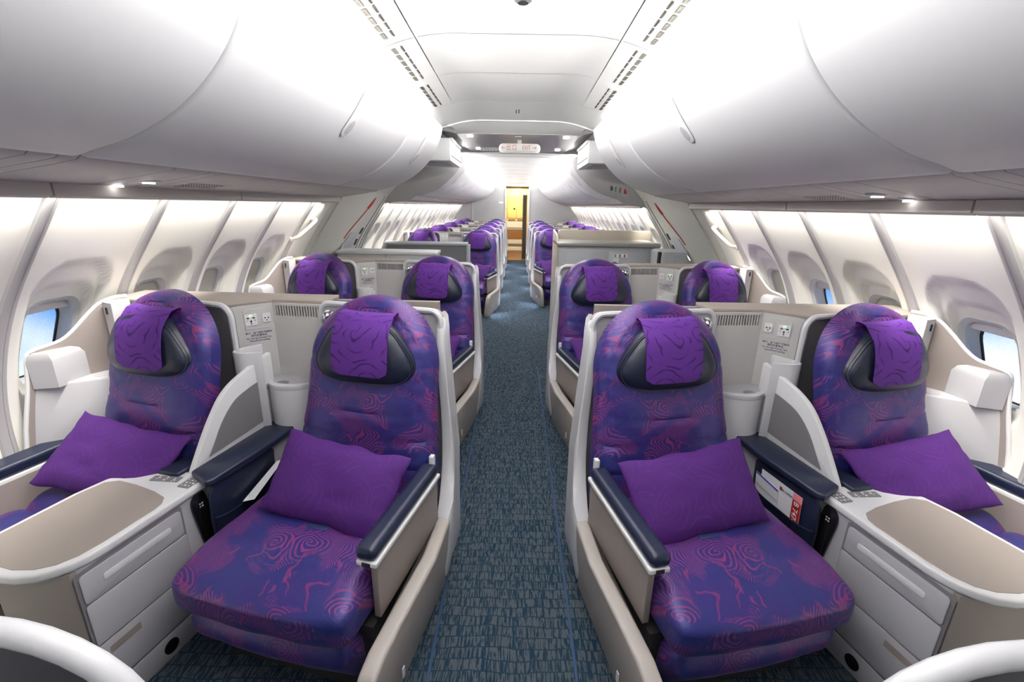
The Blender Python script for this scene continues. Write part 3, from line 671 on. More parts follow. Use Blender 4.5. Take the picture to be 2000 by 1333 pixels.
HPROF = [(.86, -.005), (.97, .01), (1.0, .03), (1.0, .050), (.985, .058), (.972, .056), (.955, .066), (.90, .080), (.78, .092), (.6, .100), (.35, .105), (.10, .106)]
def h_at(a, b):
    an = math.atan2(b, a); best = None
    for (x0, z0), (x1, z1) in zip(HO, HO[1:]+HO[:1]):
        a0, a1 = math.atan2(z0, x0), math.atan2(z1, x1)
        if abs(a1-a0) > PI: continue
        if min(a0, a1)-1e-6 <= an <= max(a0, a1)+1e-6:
            t = 0 if a1 == a0 else (an-a0)/(a1-a0); best = math.hypot(x0+(x1-x0)*t, z0+(z1-z0)*t); break
    rad = math.hypot(a, b)/(best or .15)
    P_ = HPROF[::-1]
    for (s0, h0), (s1, h1) in zip(P_, P_[1:]):
        if s0 <= rad <= s1: return h0+(h1-h0)*(rad-s0)/(s1-s0)
    return P_[0][1] if rad < .1 else .04
def headrest(uc, zc, v0):
    mk = lambda a, b, h: (uc+a, v0+h+.02*(1-(a/.226)**2)-.10*max(0, b)*0 - b*.12, zc+b)
    prof = HPROF
    return pad(HO, mk, prof), mk
def head_cloth(uc, zc, v0, w0=-.138, w1=.118):
    """cloth hanging over the top of the headrest"""
    m = MB(); path = []
    def hv(a, b): return v0+h_at(a, b)+.02*(1-(a/.226)**2)-b*.12+.007
    # path along z on front then over the top to the back
    rows = []
    nz_ = 18
    def row(k, a):
        t = k/nz_
        if t < .72:
            b = -.082+(.156+.082)*(t/.72); bb = min(b, .105); v = max(hv(a*k2, bb) for k2 in (1, .8)) - .9*max(0, b-.105); return (uc+a, v, zc+b+.004*ss(b, .08, .15))
        q = (t-.72)/.28; an = q*PI*.62; R0 = .045
        v1 = max(hv(a*k2, .105) for k2 in (1, .8))-.9*.051
        return (uc+a*(1-.05*q), v1-R0*math.sin(an)*1.2, zc+.160+.008*math.sin(an*1.6)-.03*max(0, q-.5))
    W = w1-w0; nu = 12
    def corner(i, k):      # rounded lower corners
        a = w0+W*i/nu; t = k/nz_; r = .035; b0 = t/.72*.238
        if b0 < r: ins = r-math.sqrt(max(0, r*r-(r-b0)**2)); a = max(w0+ins, min(w1-ins, a))
        return a
    G = [[Vector(row(k, corner(i, k))) for i in range(nu+1)] for k in range(nz_+1)]
    F = [[m.bm.verts.new(p) for p in l] for l in G]; B = [[m.bm.verts.new(p+Vector((0, -.004, -.001))) for p in l] for l in G]
    for g_ in (F, B):
        for k in range(nz_):
            for i in range(nu): m.bm.faces.new((g_[k][i], g_[k][i+1], g_[k+1][i+1], g_[k+1][i]))
    for k in range(nz_):
        m.bm.faces.new((F[k][0], F[k+1][0], B[k+1][0], B[k][0])); m.bm.faces.new((F[k][nu], F[k+1][nu], B[k+1][nu], B[k][nu]))
    for i in range(nu): m.bm.faces.new((F[0][i], F[0][i+1], B[0][i+1], B[0][i])); m.bm.faces.new((F[nz_][i], F[nz_][i+1], B[nz_][i+1], B[nz_][i]))
    return m
def cushion(u0, u1, v0, v1, ztop, zbot, seed=0, taper=None):
    c = ((u0+u1)/2, (v0+v1)/2, (ztop+zbot)/2); h = ((u1-u0)/2, (v1-v0)/2, (ztop-zbot)/2)
    def f(p):
        u, v, z = p; s_ = (u-c[0])/h[0]; t_ = (v-v0)/(v1-v0)
        if z > c[2]:
            k = (z-c[2])/h[2]
            z += k*(.022*math.cos(s_*PI/2)*math.sin(min(1, t_*1.05)*PI)**.7 - .035*ss(t_, .72, 1.0) + .010*ss(t_, .45, .75)*0)
            z += k*(.007*noise.noise(Vector((u*5+seed, v*5, 0))) + .003*noise.noise(Vector((u*15+seed, v*9, 2))))
        v += .018*math.cos(s_*PI/2)*ss(t_, .7, 1) + .004*noise.noise(Vector((u*9, z*12, seed)))
        if taper: u, v = taper(u, v, z)
        return (u, v, z)
    return MB().rbox(c, h, min(.055, h[2]*.8), 22, f)
def pillow(W, H, T, seed):
    """stand-alone pillow in local (a, n, b): a width, b height, n thickness"""
    m = MB(); nu, nv = 30, 22
    def P(i, j, sg):
        x = math.sin(PI/2*(2*i/nu-1)); y = math.sin(PI/2*(2*j/nv-1))
        px = W*x*(1-.055*(1-y*y)); py = H*y*(1-.07*(1-x*x))
        t = T*((1-abs(x)**2.4)*(1-abs(y)**2.4))**.55
        nn = noise.noise(Vector((x*2.2+seed, y*2.2, sg))); rd = noise.noise(Vector((x*5+y*2, y*5+seed, sg*3)))
        t *= 1+.18*nn; t += T*.12*rd*(1-x*x)*(1-y*y)
        cr = math.exp(-((abs(x)-.9)/.1)**2)*math.sin(y*16+seed)*.05*T*2; t = max(t+cr*(1-abs(y))*(1-x*x)*3, 0) if t > 0 else 0
        return (px+.010*noise.noise(Vector((y*3, seed, 1)))*abs(x), sg*t, py+.012*noise.noise(Vector((x*3, seed, 5)))*abs(y))
    for sg in (-1, 1): m.grid(lambda a, b, sg=sg: P(round(a*nu), round(b*nv), sg), nu, nv)
    return m
def rim_path(u0, u1, zb, zt, r, v, n=6, zr=None):
    zr = zb if zr is None else zr
    pts = [(u0, v, zb), (u0, v, (zb+zt)/2)]
    for i in range(n+1): a = PI-PI/2*i/n; pts.append((u0+r+r*math.cos(a), v, zt-r+r*math.sin(a)))
    for i in range(n+1): a = PI/2-PI/2*i/n; pts.append((u1-r+r*math.cos(a), v, zt-r+r*math.sin(a)))
    pts += [(u1, v, (zr+zt)/2), (u1, v, zr)]; return pts
GROUPS = []
def place_rot(p, loc, ax, ay, az):
    return tuple(loc[i] + p[0]*ax[i] + p[1]*ay[i] + p[2]*az[i] for i in range(3))
def build_row(side, Y):
    """all things of one row on one side (built as the left row, mirrored for the right)"""
    mir = side > 0; sn = 'left' if side < 0 else 'right'; base = (XC, Y, 0); ROWB['_rowbase'] = base
    def T(name, cat, fr, p):
        q = fr(p); return thing(name, '', cat, (base[0]+(-q[0] if mir else q[0]), base[1]+q[1], q[2]))
    res = {}
    # ---------------- aisle seat
    t = res['A'] = T('cabin_seat', 'seat', FA, (0, .3, 0)); P = lambda n, mb, m, par=t, fr=FA, label=None, sharp=38: obj(n, mb, m, par, fr, mir, label, sharp)
    board = rim_path(-.335, .272, .08, 1.205, .05, 0)
    P('shell_panel', MB().prism([(a, c) for a, _, c in board], lambda a, c, k: (a, k, c), -.022, -.002), 'lgrey')
    P('shell_rim', MB().tube(board, .013, 8), 'white')
    P('shell_back', MB().prism([(a, c) for a, _, c in rim_path(-.335, .272, .0, 1.205, .05, 0)], lambda a, c, k: (a, k, c), -.06, -.022, .01), 'beigel')
    lean = lambda z: .262 + .026*ss(-z, -1.2, -.5)
    wp = [(-.06, 0), (-.06, 1.10), (-.05, 1.155), (-.02, 1.175), (.012, 1.13), (.045, 1.0), (.055, .82), (.06, .70), (.085, .56), (.13, .45), (.20, .37), (.27, .31), (.305, .22), (.31, .10), (.29, .04), (.24, .015), (.1, 0)]
    wp = [(a, b) for a, b in catmull([(x, z) for x, z in wp], 2)]
    cyz = (0, .55)
    def wl(off, k): return [((lean(z)+off+.21*max(0, v)+(.010*ss(-z, -1.1, -.5) if off > .02 else 0)), cyz[0]+(v-cyz[0])*k, cyz[1]+(z-cyz[1])*k) for v, z in wp]
    P('side_wing', MB().loft([wl(-.008, .985), wl(-.002, 1.0), wl(.012, 1.0), wl(.024, .975), wl(.030, .90), wl(.032, .7)]), 'white')
    P('hand_grip', MB().prism(rr(.035, .085, .034, 5, .0, .33), lambda a, c, k: (lean(c)+.21*(.10+a)+.040+k, .10+a, c), 0, .008, .003), 'grey')
    P('base', MB().prism([(.27, 0), (.27, .355), (.50, .352), (.80, .345), (.90, .34), (.965, .315), (.995, .26), (1.0, .18), (.985, .06), (.96, 0)], lambda a, c, k: (k + .03*ss(c, 0, .3) - .03*ss(-a, -.5, -.27), a, c), .345, .405, .014, 3), 'base')
    P('base_marker', MB().box(.439, .442, .80, .815, .14, .18), 'light')
    P('arm_panel', MB().prism([(.28, .33), (.28, .565), (.775, .565), (.775, .33)], lambda a, c, k: (k, a, c), .328, .352, .003), 'beige')
    a_ = P('armrest', MB().rbox((.328, .545, .602), (.036, .262, .026), .022, 10), 'navyarm')
    P('arm_strip', MB().rbox((.333, .545, .570), (.036, .262, .010), .006, 6), 'light', a_)
    P('arm_post', MB().box(.325, .345, .272, .30, .57, .66, .004, 2), 'white', a_)
    P('arm_button', MB().box(.318, .348, .806, .809, .562, .578, .001, 1), 'dark', a_)
    P('backrest', backrest(.300, .335, 1.268, .965, .43), 'fab')
    hm, _ = headrest(0.005, 1.055, .145); h_ = P('headrest', hm, 'navy'); P('piping', MB().tube([_(a*.962, b*.962, .066) for a, b in HO], .0032, 5, True), 'navyarm', h_)
    P('headrest_cloth', head_cloth(.028, 1.055, .145), 'cloth', h_)
    P('seat_cushion', cushion(-.355, .320, .30, .925, .492, .315, 1, lambda u, v, z: (u-.0*(v-.3), v)), 'fab')
    P('legrest', cushion(-.345, .305, .78, .905, .300, .02, 4, lambda u, v, z: (u*(1-.17*ss(-z, -.29, -.0))+.03*ss(-z, -.29, 0), v-.13*ss(-z, -.27, 0))), 'fab')
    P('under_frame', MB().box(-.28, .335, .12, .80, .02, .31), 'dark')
    if True:
        k_ = P('reading_knob', MB().ball((-.290, .022, 1.146), .022, 8).disc((-.290, 0, 1.146), .028, (0, 1, 0), .004), 'chrome')
        P('handset_dock', MB().prism(rr(.022, .038, .012, 4, -.262, 1.045), lambda a, c, k: (a, k, c), 0, .012, .004), 'sock')
        P('handset', MB().prism(rr(.012, .026, .008, 4, -.262, 1.045), lambda a, c, k: (a, k, c), .012, .020, .003), 'dark')
    P('belt_buckle', MB().rbox((.02, .62, .505), (.05, .022, .010), .008, 2).box(.07, .30, .60, .64, .497, .501), 'belt')
    # ---------------- window seat
    t = res['W'] = T('cabin_seat', 'seat', FW, (0, .3, 0)); P = lambda n, mb, m, par=t, fr=FW, label=None, sharp=38: obj(n, mb, m, par, fr, mir, label, sharp)
    wb = rim_path(-.30, .268, .08, 1.205, .06, .0)
    P('shell_panel', MB().prism([(a, c) for a, _, c in wb], lambda a, c, k: (a, k, c), -.022, -.002), 'grey')
    P('shell_rim', MB().tube(wb, .013, 8), 'white')
    P('backrest', backrest(.285, .31, 1.268, .965, .43), 'fab')
    hm, _ = headrest(.0, 1.05, .135); h_ = P('headrest', hm, 'navy'); P('piping', MB().tube([_(a*.962, b*.962, .066) for a, b in HO], .0032, 5, True), 'navyarm', h_); P('headrest_cloth', head_cloth(.040, 1.05, .135), 'cloth', h_)
    P('seat_cushion', cushion(-.30, .27, .30, .62, .49, .30, 9), 'fab')
    P('front_cushion', cushion(-.30, .02, .60, 1.02, .475, .29, 12), 'fab')
    P('reading_knob', MB().ball((-.235, .015, 1.142), .020, 8).disc((-.235, .0, 1.142), .026, (0, 1, 0), .004), 'chrome')
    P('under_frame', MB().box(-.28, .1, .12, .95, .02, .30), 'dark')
    a_ = P('armrest', MB().rbox((-.375, .72, .603), (.052, .46, .026), .016, 10), 'navyarm')
    P('arm_strip', MB().rbox((-.368, .72, .570), (.050, .46, .009), .005, 6), 'light', a_)
    P('arm_panel', MB().box(-.335, -.315, .25, 1.15, .05, .565), 'beige')
    # ---------------- console between the seats
    t = res['C'] = T('seat_console', 'console', FA, (-.65, .85, 0)); P = lambda n, mb, m, par=t, fr=FA, label=None, sharp=38: obj(n, mb, m, par, fr, mir, label, sharp)
    body = [(-.49, .585), (-.49, 1.03)] + [(-.535+.045*math.cos(a), 1.03+.045*math.sin(a)) for a in (.4, .9, 1.57)] + [(-.80, 1.085), (-.85, 1.03), (-.835, .67), (-.70, .60)]
    side_m = P('body', MB().prism(body, lambda a, c, k: (a, c, k), .0, .575), 'lgrey')
    P('front_skin', MB().prism([(-.497, 1.045), (-.50, 1.07), (-.535, 1.090), (-.80, 1.098), (-.80, 1.08), (-.54, 1.07)], lambda a, c, k: (a, c, k), .01, .572), 'beige')
    tp = [(-.478, .575), (-.478, .98), (-.495, 1.06), (-.55, 1.125), (-.64, 1.15), (-.80, 1.15), (-.875, 1.10), (-.87, .80), (-.84, .655), (-.585, .572)]
    tp = catmull(tp, 3); tp = [(-.478, .575)] + [q for q in tp if q[1] > .60] + [(-.84, .655), (-.585, .572)] if 0 else [(-.478, .575), (-.478, .98), (-.482, 1.02), (-.495, 1.06), (-.52, 1.095), (-.55, 1.122), (-.60, 1.142), (-.66, 1.15), (-.80, 1.15), (-.85, 1.13), (-.875, 1.09), (-.872, .80), (-.855, .70), (-.83, .655), (-.74, .615), (-.585, .572)]
    top_ = P('table_top', MB().prism(tp, lambda a, c, k: (a, c, k), .575, .606, .008, 3), 'light')
    inl = [(-.497, .80), (-.499, .97), (-.507, 1.03), (-.53, 1.075), (-.57, 1.105), (-.63, 1.122), (-.80, 1.122), (-.845, 1.10), (-.855, 1.05), (-.85, .80), (-.835, .72), (-.79, .695), (-.70, .70), (-.60, .715), (-.53, .735), (-.505, .765)]
    P('inlay', MB().prism(inl, lambda a, c, k: (a, c, k), .6045, .6080, .001, 1), 'beigel', top_)
    for (cu, cv, w_, h__, ang) in ((-.522, .640, .026, .030, 0), (-.632, .640, .058, .017, -10)):
        cp = P('control_panel', MB().prism(rr(w_, h__, .004, 3), lambda a, c, k: (cu+a*math.cos(R(ang))-c*math.sin(R(ang)), cv+a*math.sin(R(ang))+c*math.cos(R(ang)), k), .6045, .6082), 'grey', top_)
        b = MB()
        for i in range(3):
            for j in range(3): b.disc((cu+(i-1)*w_*.6+.004*(j % 2), cv+(j-1)*h__*.55, .6080), .0045 if (i+j) % 2 else .0028, th=.0012, seg=8)
        o = P('control_keys', b, 'light', top_)
    fc = lambda a, c, k: (-.49+k, a, c)
    P('drawer', MB().prism(rr(.168, .052, .012, 4, .892, .500), fc, .001, .0065, .002), 'lgrey')
    P('drawer_pull', MB().prism(rr(.115, .013, .008, 4, .885, .503), fc, .006, .0085, .002), 'light')
    P('door', MB().prism(rr(.172, .079, .006, 3, .890, .364), fc, .001, .0065, .002), 'lgrey')
    P('lower_panel', MB().prism(rr(.195, .083, .006, 3, .872, .197), fc, .001, .0055, .002), 'lgrey')
    P('placard', MB().prism(rr(.050, .013, .002, 2, .985, .240), fc, .0055, .0062), 'beige')
    lp = P('kick_panel', MB().prism([(.70, .105), (1.04, .105), (1.04, .01), (.70, .01)], fc, .001, .0055, .002), 'lgrey')
    P('round_hole', MB().disc((-.4845, .86, .055), .028, (1, 0, 0), .002), 'black')
    P('drawer_gap', MB().prism(rr(.178, .245, .012, 4, .892, .32), fc, .0, .0012), 'grey')
    # handset in its recess
    hp = [(.668, .565), (.640, .575), (.618, .555), (.592, .40), (.588, .32), (.600, .275), (.628, .27), (.650, .30), (.672, .44), (.682, .53)]
    hs = P('handset', MB().prism(catmull(hp, 4), fc, .000, .012, .004), 'black')
    b = MB(); [b.disc((-.478, .640+.010*(i % 2), .515+.012*(i//2)), .0038, (1, 0, 0), .001, 8) for i in range(4)]; P('handset_keys', b, 'rib', hs)
    b = MB(); [b.disc((-.478, .612+.010*math.cos(q), .325+.010*math.sin(q)), .0015, (1, 0, 0), .001, 6) for q in [i*PI/4 for i in range(8)]]; P('keypad_ring', b, 'rib', hs)
    # dark arm cap, fin, pocket
    P('arm_cap', MB().prism([(-.562, .14), (-.500, .13), (-.425, .16), (-.415, .30), (-.425, .62), (-.44, .645), (-.555, .600)], lambda a, c, k: (a, c, k), .600, .630, .009, 3), 'navyarm')
    P('arm_cap_inner', MB().prism([(-.60, .46), (-.60, .62), (-.70, .62), (-.68, .46)], lambda a, c, k: (a, c, k), .590, .622, .008, 3), 'navyarm')
    fo = [(.098, .60), (.098, .968), (.215, .938), (.323, .904), (.398, .863), (.464, .787), (.514, .719), (.560, .650), (.592, .60)]
    fo = [(.098, .60), (.098, .968)] + catmull([(.098, .968), (.215, .938), (.323, .904), (.398, .860), (.464, .787), (.514, .719), (.560, .650), (.592, .60)], 4, False)[1:]
    fin = P('privacy_fin', MB().prism(fo, lambda a, c, k: (-.57+k, a, c), -.016, .010, .004), 'light')
    fi = [(.172, .658), (.172, .862)] + catmull([(.172, .862), (.30, .838), (.365, .808), (.425, .752), (.47, .69), (.508, .638)], 3, False)[1:]
    P('fin_inset', MB().prism(fi, lambda a, c, k: (-.57+k, a, c), .0095, .0125, .001, 1), 'grey', fin)
    P('fin_inset', MB().prism(fi, lambda a, c, k: (-.57+k, a, c), -.019, -.016), 'grey', fin)
    P('console_core', MB().prism([(-.585, .10), (-.455, .12), (-.455, .585), (-.49, .60), (-.585, .60)], lambda a, c, k: (a, c, k), .0, .602), 'lgrey')
    pk = P('literature_pocket', MB().prism([(.30, .30), (.285, .57), (.31, .595), (.60, .598), (.632, .56), (.640, .45), (.635, .30)], lambda a, c, k: (-.455+k, a, c), 0, .012, .004), 'navy')
    def pkf(a, b):
        vv = .300+.330*a; zz = .29+.165*b-.012*math.sin(a*PI)*b; return (-.441+.020*b*math.sin(a*PI)**.5+.004*math.sin(a*9), vv, zz)
    m = MB(); m.grid(pkf, 16, 6); m.grid(lambda a, b: (pkf(a, b)[0]-.004, pkf(a, b)[1], pkf(a, b)[2]), 16, 6); P('pocket_front', m, 'navy', pk)
    P('pocket_hem', MB().tube([pkf(i/16, 1) for i in range(17)], .0035, 6), 'navyarm', pk)
    P('pocket_fold', MB().tube([pkf(.74, j/6) for j in range(7)], .002, 5), 'navyarm', pk)
    # ---------------- partition behind the seats
    t = res['P'] = T('seat_partition', 'partition', FX, (-1.1, 2.2, 0)); P = lambda n, mb, m, par=t, fr=FX, label=None, sharp=38: obj(n, mb, m, par, fr, mir, label, sharp)
    P('ledge_top', MB().prism([(-1.90, 2.13), (-1.86, 2.10), (-1.30, 2.02), (-1.15, 2.15), (-.90, 2.135), (-.88, 2.19), (-.88, 2.30), (-1.90, 2.32)], lambda a, c, k: (a, c, k), 1.185, 1.205, .005, 2), 'beigel')
    P('rear_wall', MB().box(-1.90, -.36, 2.255, 2.285, 0, 1.186), 'beige')
    # vent face with slots left open between bars
    va, vb_ = Vector((-1.15, 2.142)), Vector((-.905, 2.118)); dv = (vb_-va)
    q = lambda s_, off=0: (va.x+dv.x*s_, va.y+dv.y*s_+off)
    vf = MB()
    def slab(s0, s1, z0, z1, o0, o1): return [(q(s_, o_)[0], q(s_, o_)[1], z) for s_, o_, z in ((s0, o0, z0), (s0, o0, z1), (s1, o0, z0), (s1, o0, z1), (s0, o1, z0), (s0, o1, z1), (s1, o1, z0), (s1, o1, z1))]
    def addslab(m_, *a): p = slab(*a); m_.faces(p, [(0, 1, 3, 2), (4, 6, 7, 5), (0, 4, 5, 1), (2, 3, 7, 6), (0, 2, 6, 4), (1, 5, 7, 3)])
    addslab(vf, 0, 1, .80, 1.128, 0, .012); addslab(vf, 0, 1, 1.178, 1.19, 0, .012); addslab(vf, 0, .07, 1.128, 1.178, 0, .012)
    ns_ = 17
    for i in range(ns_): s0 = .07+.93*(i+.42)/ns_; addslab(vf, s0, s0+.93*.42/ns_, 1.128, 1.178, 0, .012)
    P('vent_face', vf, 'vent'); vk = MB(); addslab(vk, 0.02, 1, 1.12, 1.185, .030, .034); P('vent_backing', vk, 'dark')
    # socket face
    sa, sb = Vector((-1.285, 2.035)), Vector((-1.15, 2.142)); ds = sb-sa; nn = Vector((ds.y, -ds.x)).normalized()
    sk = lambda a, z, k: (sa.x+ds.x*a+nn.x*k, sa.y+ds.y*a+nn.y*k, z)
    P('socket_face', MB().loft([[sk(0, .80, 0), sk(0, 1.19, 0), sk(0, 1.19, -.01), sk(0, .80, -.01)], [sk(1, .80, 0), sk(1, 1.19, 0), sk(1, 1.19, -.01), sk(1, .80, -.01)]]), 'vent')
    S_ = lambda ca, cz_, w_, h__, r_: [(ca+a/.172, cz_+b) for a, b in rr(w_, h__, r_, 3)]
    pl_ = P('socket_plate', MB().prism(S_(.60, 1.120, .058, .050, .01), sk, .0, .0025, .001, 1), 'vent')
    P('socket', MB().prism(S_(.43, 1.118, .026, .027, .003), sk, .002, .007, .001, 1), 'sock', pl_); P('socket', MB().prism(S_(.82, 1.122, .018, .022, .006), sk, .002, .007, .001, 1), 'sock', pl_)
    b = MB()
    for (ca, cz_, w_, h__) in ((.36, 1.128, .005, .003), (.50, 1.128, .005, .003), (.43, 1.112, .0035, .0045), (.43, 1.101, .0025, .003), (.33, 1.116, .0015, .002), (.53, 1.116, .0015, .002), (.78, 1.122, .003, .003), (.86, 1.122, .003, .003), (.82, 1.111, .0025, .0025)): b.prism(S_(ca, cz_, w_, h__, .001), sk, .0068, .0074)
    P('socket_holes', b, 'black', pl_); P('status_light', MB().prism(S_(.43, 1.139, .006, .003, .002), sk, .0068, .0078), 'led', pl_)
    # notice lettering on the socket face (unmirrored on either side)
    def wpt(a, z, k): p = FX(sk(a, z, k)); return Vector((base[0]+(-p[0] if mir else p[0]), base[1]+p[1], p[2]))
    o_, x_ = wpt(.58, 1.04, .0012), (wpt(1, 1.04, 0)-wpt(0, 1.04, 0))*(-1 if mir else 1)
    for i, (tx, sz) in enumerate((('滑行、起飞和降落期间', .0115), ('请勿放置物品', .0115), ('No Storage During Taxi,', .0110), ('Takeoff and Landing', .0110))):
        b_ = ROWB.pop('_rowbase'); text_mesh(tx, sz, o_+Vector((0, 0, .012-.0125*i)), x_, (0, 0, 1), 'ink', 'notice_text', t, bold=.0002); ROWB['_rowbase'] = b_
    # low shelf with curved white front and curled wall
    sh = catmull([(-.566, .110), (-.55, .15), (-.50, .175), (-.44, .172), (-.38, .14), (-.33, .085), (-.31, .01)], 4, False)
    P('cabinet_front', MB().prism(sh + [(-.33, -.04), (-.565, -.06)], lambda a, c, k: (a, c, k), .05, .814, .006, 2), 'white', fr=FA)
    P('low_shelf', MB().prism([(-1.22, 2.08), (-1.15, 2.14), (-.90, 2.12), (-.88, 2.02), (-1.0, 1.975), (-1.08, 1.972), (-1.15, 2.0)], lambda a, c, k: (a, c, k), .814, .824), 'lgrey')
    P('shelf_lip', MB().prism([(a, c) for a, c in sh] + [(a*.98-.01, c-.014-.022*math.sin(PI*i/(len(sh)-1))) for i, (a, c) in list(enumerate(sh))[::-1]], lambda a, c, k: (a, c, k), .810, .834, .003), 'white', fr=FA)
    P('cup_recess', MB().disc((-1.085, 2.02, .824), .030, th=.0015), 'grey')
    cw = catmull([(-1.20, 2.09), (-1.262, 2.01), (-1.258, 1.955), (-1.21, 1.938), (-1.155, 1.952), (-1.130, 1.965)], 5, False)
    th = .013; inn = []
    for i, p in enumerate(cw):
        a, b_ = Vector(cw[max(0, i-1)]), Vector(cw[min(len(cw)-1, i+1)]); d = (b_-a).normalized(); inn.append((p[0]-d.y*th, p[1]+d.x*th))
    P('curled_wall', MB().prism(list(cw)+inn[::-1], lambda a, c, k: (a, c, k), .60, .998, .004), 'white')
    # ---------------- window side ledge
    t = res['L'] = T('window_ledge', 'side ledge', FX, (-1.9, 1.95, 0)); P = lambda n, mb, m, par=t, fr=FX, label=None, sharp=38: obj(n, mb, m, par, fr, mir, label, sharp)
    lp = lambda pts, z0, z1, sh: [[(x+s2[0], y+s2[1], z0) for (x, y), s2 in zip(pts, sh)], [(x, y, z1) for x, y in pts]]
    P('body', MB().loft([[(-2.06, 1.69, .45), (-1.84, 1.86, .45), (-1.74, 2.12, .45), (-1.95, 2.12, .45)], [(-2.055, 1.735, .62), (-1.83, 1.875, .62), (-1.70, 2.12, .62), (-1.9, 2.12, .62)], [(-2.030, 1.785, .872), (-1.79, 1.915, .872), (-1.68, 2.12, .872), (-1.865, 2.12, .872)], [(-2.025, 1.792, .880), (-1.795, 1.922, .880), (-1.685, 2.12, .880), (-1.865, 2.12, .880)]]), 'ledge')
    P('block', MB().loft([[(-2.005, 1.768, z)if 0 else (-2.022, 1.780, z), (-1.937, 1.806, z), (-1.925, 1.955, z), (-1.955, 1.965, z)] for z in (.870, .99)] + [[(-2.018, 1.786, 1.015), (-1.945, 1.806, 1.015), (-1.932, 1.953, 1.015), (-1.953, 1.96, 1.015)], [(-2.005, 1.80, 1.026), (-1.957, 1.815, 1.026), (-1.945, 1.945, 1.026), (-1.955, 1.95, 1.026)]]), 'ledge')
    P('cup_recess', MB().disc((-1.865, 1.945, .880), .031, th=.0015), 'lgrey')
    fp = [(-1.836, 2.123, 1.214), (-1.861, 2.081, 1.214), (-1.892, 2.03, 1.192), (-1.92, 1.984, 1.145), (-1.95, 1.933, 1.086), (-1.973, 1.895, 1.055), (-2.0, 1.85, 1.042), (-2.022, 1.814, 1.030), (-2.034, 1.795, 1.005), (-2.045, 1.775, .87), (-2.06, 1.735, .70), (-2.07, 1.70, .50)]
    fp = catmull(fp, 3, False)
    lo_ = [(x, y, .45) for x, y, z in fp]
    m = MB(); dx, dy = .012, -.007
    m.loft([[fp[i], (fp[i][0]+dx, fp[i][1]+dy, fp[i][2]), (fp[i][0]+dx, fp[i][1]+dy, .44), (fp[i][0], fp[i][1], .44)] for i in range(len(fp))]); P('fin_plate', m, 'beige')
    P('fin_rim', MB().tube([(x+.006, y-.003, z) for x, y, z in fp], .009, 8), 'light')
    P('end_column', MB().loft([[(-1.862, 2.02, z), (-1.80-.02*(1.2-z), 1.995, z), (-1.79, 2.12, z), (-1.85, 2.12, z)] for z in (.88, 1.203)]), 'vent')
    P('column_slot', MB().prism(rr(.004, .016, .0035, 3, 0, 1.165), lambda a, c, k: (-1.838+a, 2.008+k*1, c), -.0025, .004), 'black')
    ROWB.clear()
    return res
def make_pillow(side, Y, which, label):
    mir = side > 0
    if which == 'A': fr = FA; loc = (.030, .52, .622); yaw, tilt, rl = 0, 38, 5
    elif which == 'W': fr = FW; loc = (.0, .43, .622); yaw, tilt, rl = -10, 48, 9
    c = fr(loc); W, H, T_ = .275, .162, .062
    a_ = R(13 if which == 'A' else 15)
    m = pillow(W, H, T_, 3 + (5 if mir else 0) + (9 if which == 'W' else 0))
    rx = Matrix.Rotation(R(tilt), 4, 'X'); rz = Matrix.Rotation(R(yaw), 4, 'Z'); ry = Matrix.Rotation(R(rl), 4, 'Y')
    Mx = rz @ rx @ ry
    def xf(p): q = Mx @ Vector((p[0], p[1], p[2])); return fr((loc[0]+q.x, loc[1]+q.y, loc[2]+q.z))
    uvm = m
    org = (c[0], c[1], c[2]-.12); org = (-org[0] if mir else org[0], org[1], org[2])
    me = mesh_of(m, 'pillow', 'pil', xf, mir, org)
    o = D.objects.new('pillow', me); COL.objects.link(o); o.location = (XC+org[0], Y+org[1], org[2]); o['label'] = label; o['category'] = 'pillow'; o['group'] = 'purple pillows on the seats'; return o
ORD = ['first', 'second', 'third', 'fourth', 'fifth', 'sixth', 'seventh']
rowsL = [2.08, 3.75, 7.90, 9.55, 11.20, 12.80, 14.30]; rowsR = [2.08, 3.75, 8.70, 10.35, 12.0, 13.6]
def lab(k, side, row):
    sn = 'left' if side < 0 else 'right'; o = ORD[row]
    where = '%s row, %s of the aisle' % (o, sn)
    return {'A': 'navy and red swirl patterned seat beside the aisle, ' + where, 'W': 'navy and red swirl patterned seat by the window, ' + where,
            'C': 'pale console with beige top, drawer and privacy fin, ' + where, 'P': 'partition with vent, socket panel and tan ledge, ' + where,
            'L': 'window-side ledge with curved fin and cup recess, ' + where, 'pA': 'purple pillow on the aisle seat, ' + where, 'pW': 'purple pillow on the window seat, ' + where}[k]
grp = {'A': 'patterned cabin seats', 'W': 'patterned cabin seats', 'C': 'consoles between seats', 'P': 'partitions behind seats', 'L': 'window-side ledges', 'pA': 'purple pillows on the seats', 'pW': 'purple pillows on the seats'}
for side, rows in ((-1, rowsL), (1, rowsR)):
    first = build_row(side, rows[0])
    first['pA'] = make_pillow(side, rows[0], 'A', ''); first['pW'] = make_pillow(side, rows[0], 'W', '')
    for k, o in first.items(): o['label'] = lab(k, side, 0); o['group'] = grp[k]
    for i, Y in enumerate(rows[1:], 1):
        for k, o in first.items(): dup(o, (0, Y-rows[0], 0), lab(k, side, i), grp[k])
# tiny aisle floor lights on the far bases
for side, rows in ((-1, rowsL[2:]), (1, rowsR[2:])):
    for Y in rows:
        l = D.lights.new('floor_light', 'SPOT'); l.energy = 9; l.spot_size = R(110); l.spot_blend = .3; l.color = (.75, .85, 1); l.shadow_soft_size = .01
        o = D.objects.new('floor_light', l); COL.objects.link(o); o.location = (XC+side*.33, Y-.9, .28); o.rotation_euler = (R(-10), -side*R(-38), 0)
